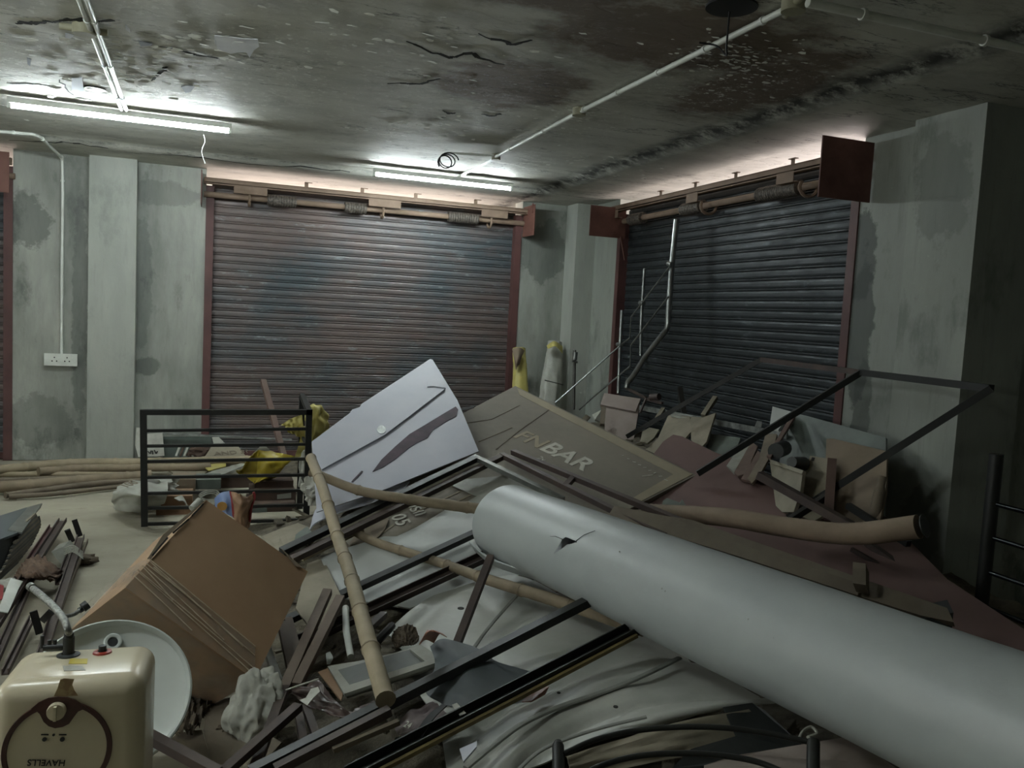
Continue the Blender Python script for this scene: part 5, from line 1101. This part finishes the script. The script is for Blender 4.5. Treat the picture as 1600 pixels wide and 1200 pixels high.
# white sack left of the grille
sk = [[on(183, 760, .16), on(205, 752, .17), on(232, 755, .18), on(262, 752, .17)], [on(177, 772, .14), on(200, 768, .19), on(228, 772, .2), on(262, 766, .18)], [on(175, 788, .04), on(195, 780, .12), on(222, 785, .12), on(258, 784, .1)], [on(180, 797, .01), on(200, 800, .03), on(225, 800, .02), on(250, 792, .03)]]
o = one('white_sack', MB().sheet(sk, .006, 9, lambda u, v: .02*noise.noise((u*4, v*5, 6))), m_sack, 'dirty white sack lying on the floor at the left foot of the grille', 'sack')
o_ = on(196, 765, .22); lettering('printed_figures', '100', o_, on(212, 759, .22)-o_, on(200, 775, .2)-on(197, 762, .22), .09, m_wood, o, .012)
one('white_rag', blob(frame(on(243, 762, .12), (1, 0, 0)), .14, .08, .08, .5, 2, 21, 4, .5), m_sack, 'crumpled whitish rag behind the left end of the grille', 'rag')
one('white_rag', MB().sheet([[on(272, 778, .15), on(284, 774, .16), on(290, 782, .12)], [on(280, 782, .14), on(288, 783, .13), on(294, 792, .08)]], .006, 6), m_sack, 'thin white twisted rag above the orange-brown carton', 'rag')
# blue and brown sack
sp_ = on(365, 790, .05)
bs = thing('woven_sack', 'brown and blue printed woven sack behind the top of the cardboard box', 'sack', sp_)
sY = lambda x, y, o=0: at(x, y, Y=5.0-o)
obj('blue_side', MB().sheet([[sY(335, 779), sY(345, 770, .05), sY(359, 767, .06)], [sY(336, 790), sY(348, 785, .09), sY(361, 784, .09)], [sY(338, 805), sY(350, 802, .1), sY(364, 808, .1)]], .004, 8), m_blue, bs)
obj('red_edge', MB().sheet([[sY(358, 767, .062), sY(361, 768, .064)], [sY(361, 784, .094), sY(364, 785, .096)], [sY(363, 808, .1), sY(367, 810, .1)]], .004, 6), m_red, bs)
obj('brown_side', MB().sheet([[sY(361, 768, .06), sY(375, 772, .12), sY(386, 776, .08), sY(396, 770, .03)], [sY(364, 785, .09), sY(376, 788, .14), sY(388, 786, .1), sY(396, 782, .03)], [sY(366, 808, .1), sY(376, 806, .12), sY(384, 803, .1), sY(391, 800, .03)], [sY(368, 830, .1), sY(376, 832, .1), sY(386, 828, .08), sY(390, 822, .03)]], .004, 8, lambda u, v: .015*noise.noise((u*5, v*5, 4))), m_sackb, bs)
obj('red_edge', MB().tube(smooth([sY(396, 769, .04), sY(398, 776, .04), sY(393, 792, .04), sY(390, 815, .04)], 5), .008, 6), m_red, bs)
obj('round_emblem', MB().poly([sY(347+8*math.cos(t*.4), 791+7*math.sin(t*.4), .125) for t in range(16)], .002), m_oran, bs)
cw = thing('cable_coil', 'loose coil of pale cable behind the top corner of the cardboard box', 'cable', on(328, 780, .1))
for i in range(3):
    c = at(327, 779, Y=5.15); obj('loop', MB().tube([c+V((math.cos(t*.35)*(.05+.004*i), .02*math.sin(t*.7)+.01*i, math.sin(t*.35)*.03+.008*i)) for t in range(19)], .004, 6), m_sack, cw)
one('pale_tube', MB().tube([at(300, 795, Y=5.1), at(312, 782, Y=5.15)], .022, 12), m_sack, 'short pale tube end just left of the cable coil', 'tube')
# yellow sack and stick by the back shutter
yk = thing('yellow_sack', 'pale yellow plastic sack hanging over the right end of the grille', 'sack', on(480, 700))
yy_ = lambda x, y, o=0: at(x, y, Y=6.35-o)
obj('right_bulge', MB().sheet([[yy_(476, 640), yy_(488, 631, .05), yy_(500, 634, .05), yy_(511, 645)], [yy_(477, 655, .05), yy_(490, 650, .12), yy_(504, 652, .1), yy_(515, 660)], [yy_(480, 675, .05), yy_(490, 674, .12), yy_(502, 674, .1), yy_(514, 674)], [yy_(484, 700), yy_(492, 702, .08), yy_(500, 700, .06), yy_(508, 690)]], .004, 8, lambda u, v: .03*noise.noise((u*5, v*5, 2))), m_yelp, yk)
obj('left_flap', MB().sheet([[yy_(439, 664, .2), yy_(455, 654, .2), yy_(472, 648, .2)], [yy_(446, 668, .2), yy_(458, 668, .22), yy_(474, 664, .2)], [yy_(450, 676, .2), yy_(462, 680, .2), yy_(478, 690, .2)]], .004, 8, lambda u, v: .02*noise.noise((u*6, v*4, 7))), m_yelp, yk)
obj('lower_part', MB().sheet([[yy_(470, 665, .25), yy_(480, 668, .25)], [yy_(468, 690, .22), yy_(480, 695, .22)], [yy_(460, 715, .2), yy_(476, 720, .2)]], .004, 8, lambda u, v: .02*noise.noise((u*6, v*4, 2))), m_yelp, yk)
one('wooden_stick', MB().bar(at(411, 594, Y=7.2), at(444, 715, Y=6.7), .045, .03), m_redwood, 'old wooden stick leaning in front of the back shutter', 'stick')
one('white_plastic', blob(frame(at(497, 768, Y=5.45), (1, 0, 0)), .10, .08, .11, .4, 2, 31, 4, .5), m_paper, 'crumpled clear white plastic between the grille post and the bamboo pole', 'plastic')
one('white_plastic', blob(frame(at(480, 735, Y=6.1), (1, 0, 0)), .06, .06, .16, .4, 2, 33, 4, .5), m_paper, 'crumpled pale plastic behind the right post of the grille', 'plastic')
one('debris_board', MB().poly([on(x, y, .05) for x, y in [(408, 838), (440, 825), (466, 817), (484, 824), (482, 842), (455, 858), (430, 862)]], .008), m_tile, 'dusty pale slab between the cardboard box and the foot of the grille', 'slab')
one('debris_board', MB().poly([on(x, y, .07) for x, y in [(462, 835), (480, 822), (490, 835), (476, 850), (460, 845)]], .006), m_gglass, 'grey-green glassy scrap at the foot of the grille post', 'scrap')
one('grey_slab', MB().poly([on(x, y, .1) for x, y in [(480, 880), (505, 872), (535, 935), (520, 975), (488, 985), (462, 950)]], .01), m_tile, 'dusty grey slab right of the cardboard box corner', 'slab')
one('pale_strip', MB().poly([wl(500, 868, .03), wl(506, 868, .03), wl(534, 935, .03), wl(527, 936, .03)], .006), m_white, 'narrow white strip along the left end of the stiff white sheet', 'strip')
one('long_batten', MB().bar(bd(470, 872, .06), bd(565, 826, .05), .04, .02, bd.n), m_plyedge, 'pale dusty batten lying between the black and the brown rail', 'batten')
# ------------------------------------------------------------------ clutter leaning along the right shutter
def leaner(name, pts, Xb, Xt, m, label, cat='board', t=.015, yaw=0.0):
    a = at(pts[0][0], min(p[1] for p in pts), X=Xt); zt = a.z; zb = at(pts[0][0], max(p[1] for p in pts), X=Xb).z
    A_ = V((Xt, a.y, zt)); pl_ = plane3(A_, A_+V((Xb-Xt, 0, zb-zt)), A_+V((yaw, 1, 0)))
    return one(name, MB().poly([pl_(*p) for p in pts], t), m, label, cat), pl_
# pale box at the back
pb_ = thing('pale_carton', 'dusty pinkish flat carton standing beyond the board, left of the tangled bracket', 'carton', at(965, 690, Y=6.7))
cpn = plane3(at(960, 615, Y=6.85), at(960, 690, Y=6.45), at(1000, 622, Y=6.7))
obj('front', MB().poly([cpn(*p) for p in [(946, 615), (1001, 624), (987, 705), (944, 690), (946, 640)]], .05), m_pink, pb_)
obj('lid', MB().poly([cpn(*p, .02) for p in [(944, 614), (1001, 623), (993, 643), (938, 632)]], .04), m_pink, pb_)
one('dark_post', MB().bar(at(943, 637, Y=6.5), at(941, 664, Y=6.4), .04), m_wood, 'short dark post beside the pinkish carton', 'post')
one('pale_scraps', MB().poly([at(925, 648, Y=6.6), at(940, 640, Y=6.6), at(944, 662, Y=6.5), at(930, 655, Y=6.5)], .02), m_sack, 'pale scrap between the board edge and the dark post', 'scrap')
ls = MB(); a, b = at(1000, 637, X=3.45), at(1230, 681, X=3.45); ls.bar(a, b, .012, .04, (0, 0, 1))
lp = one('metal_channel', ls, m_foil, 'bright metal strip running along the foot of the right shutter', 'strip')
obj('end_lug', MB().poly([at(x, y, X=3.44) for x, y in [(1183, 657), (1191, 659), (1189, 668), (1179, 667)]], .004), m_foil, lp)
leaner('stone_slab', [(1044, 649), (1078, 651), (1082, 672), (1068, 688), (1046, 698), (1030, 712), (1008, 702), (1015, 698), (1028, 684)], 3.1, 3.35, m_tile, 'dusty broken stone slab with a ragged corner leaning behind the board', 'slab')
leaner('stone_slab', [(1079, 651), (1098, 652), (1118, 645), (1104, 690), (1095, 700), (1080, 688)], 3.1, 3.33, m_tile, 'second pale stone slab with a pointed corner, right of the ragged one', 'slab')
leaner('stone_slab', [(1048, 648), (1056, 645), (1082, 651), (1080, 654)], 3.2, 3.4, m_sack, 'thin white slab edge behind the two stone slabs', 'slab')
leaner('cream_scrap', [(1015, 668), (1030, 671), (1022, 684), (1012, 692), (1000, 690), (1004, 674)], 3.1, 3.3, m_creamd, 'cream scrap left of the ragged stone slab', 'scrap')
one('pale_stick', MB().bar(at(1118, 621, X=3.5), at(1099, 650, X=3.35), .035, .03), m_creamd, 'pale broken stick standing before the right shutter', 'stick')
one('pale_stick', MB().bar(at(1036, 639, X=3.45), at(1026, 655, X=3.3), .03, .025), m_creamd, 'small pale stick left of the white metal strip gap', 'stick')
leaner('grey_board', [(1106, 677), (1120, 679), (1157, 684), (1146, 715), (1136, 728), (1104, 700)], 3.05, 3.35, m_gglass, 'grey-green board leaning behind the maroon sheet')
leaner('grey_board', [(1158, 694), (1176, 690), (1174, 694), (1147, 738), (1135, 728)], 3.0, 3.3, m_stone, 'narrow grey board right of the grey-green one, under the frame leg')
leaner('wooden_plank', [(1174, 690), (1184, 697), (1165, 740), (1153, 744), (1147, 738)], 2.98, 3.28, m_redwood, 'reddish plank leaning among the boards behind the maroon sheet', 'plank')
leaner('wooden_plank', [(1184, 704), (1192, 712), (1172, 752), (1158, 748)], 2.95, 3.2, m_redwood, 'second shorter reddish plank leaning just right of the first', 'plank')
leaner('wooden_plank', [(1196, 678), (1214, 678), (1208, 704), (1188, 740), (1175, 755), (1168, 748), (1186, 716)], 2.95, 3.3, m_wood, 'wide weathered grey plank leaning below the frame leg at right', 'plank')
leaner('wooden_plank', [(1234, 652), (1242, 650), (1218, 690), (1204, 715), (1198, 712)], 3.0, 3.4, m_redwood, 'long thin dark plank leaning steeply left of the mottled panel', 'plank')
leaner('white_board', [(1207, 635), (1236, 643), (1216, 672), (1202, 668)], 3.3, 3.5, m_white, 'white board corner showing above the tall frame before the right shutter', 'panel')
leaner('mottled_board', [(1244, 646), (1262, 650), (1384, 684), (1384, 700), (1380, 830), (1250, 770), (1215, 735), (1225, 690)], 3.2, 3.55, m_gglass, 'large mottled grey-green panel leaning on the wall at right', 'panel')
leaner('brown_board', [(1291, 686), (1300, 685), (1386, 705), (1384, 770), (1372, 826), (1300, 830), (1290, 720)], 3.0, 3.4, m_card3, 'large dusty brown board leaning before the mottled panel', 'board')
o, f_ = leaner('brown_board', [(1266, 712), (1290, 716), (1300, 720), (1296, 800), (1270, 815), (1240, 800), (1250, 760)], 2.95, 3.2, m_tile, 'smaller brown board with a small square hole near its top corner')
obj('small_hole', MB().poly([f_(*p, .003) for p in [(1269, 714), (1273, 715), (1271, 720), (1267, 719)]], .002), m_inkd, o)
one('wood_post', MB().bar(at(1300, 718, X=3.05), at(1294, 812, X=2.95), .045, .04), m_redwood, 'short dark wooden post standing before the large brown board', 'post')
one('curved_timber', MB().tube(smooth([at(1379, 745, X=3.2), at(1370, 790, X=3.15), at(1358, 840, X=3.1)], 6), [.02, .03, .04], 10), m_wood, 'dark curved timber standing at the right edge of the large brown board', 'timber')
ct = thing('cream_box', 'open cream plastic box leaning left of the small brown board', 'box', at(1235, 800, X=2.95))
cpn = plane3(at(1205, 720, X=3.05), at(1220, 800, X=2.9), at(1255, 735, X=2.98))
obj('front_panel', MB().poly([cpn(*p) for p in [(1203, 722), (1254, 740), (1250, 770), (1240, 800), (1222, 800), (1212, 790)]], .02), m_creamd, ct)
obj('top_lip', MB().poly([cpn(*p, .015) for p in [(1201, 717), (1255, 735), (1253, 741), (1205, 724)]], .02), m_creamd, ct)
pp = at(1237, 722, X=3.0); pq = at(1255, 725, X=3.12)
one('black_pipe', MB().tube([pp, pp.lerp(pq, .5), pq], [.03, .036, .04], 16), m_darkpl, 'short black plastic pipe lying on the cream box', 'pipe')
one('black_pipe', MB().cyl(at(1212, 705, X=3.0), at(1225, 700, X=3.15), .045, 14), m_darkpl, 'dark round pipe end left of the mottled panel', 'pipe')

# ------------------------------------------------------------------ kinds that repeat
GR = {'floor_pole': 'poles on the floor at left', 'steel_offcut': 'brown steel offcuts in the foreground', 'steel_profile': 'steel profiles bundled on the left floor', 'conduit': 'white conduits',
      'junction_box': 'junction boxes on the ceiling', 'bamboo_pole': 'bamboo poles in the pile', 'wooden_plank': 'wooden planks in the pile', 'black_strip': 'black strip ends by the bundles', 'steel_rail': 'steel rails in the pile',
      'steel_frame': 'welded steel frames', 'rolled_sack': 'rolled sacks in the corner', 'brown_board': 'brown boards at right', 'stone_slab': 'stone slabs at right', 'leaf_litter': 'dry litter', 'white_sheet': 'white sheets',
      'printed_banner': 'printed banners', 'grey_board': 'grey boards', 'pale_stick': 'pale sticks', 'black_pipe': 'black pipe ends'}
_n = {}
for o in COL.objects:
    if o.parent is None and 'label' in o: _n.setdefault(o.name.split('.')[0], []).append(o)
for k, os_ in _n.items():
    if len(os_) > 1:
        for o in os_:
            if 'group' not in o and k in GR: o['group'] = GR[k]
for o in _n.get('cardboard_box', []):
    if 'behind' in o['label']: o['group'] = 'cartons behind the grille'
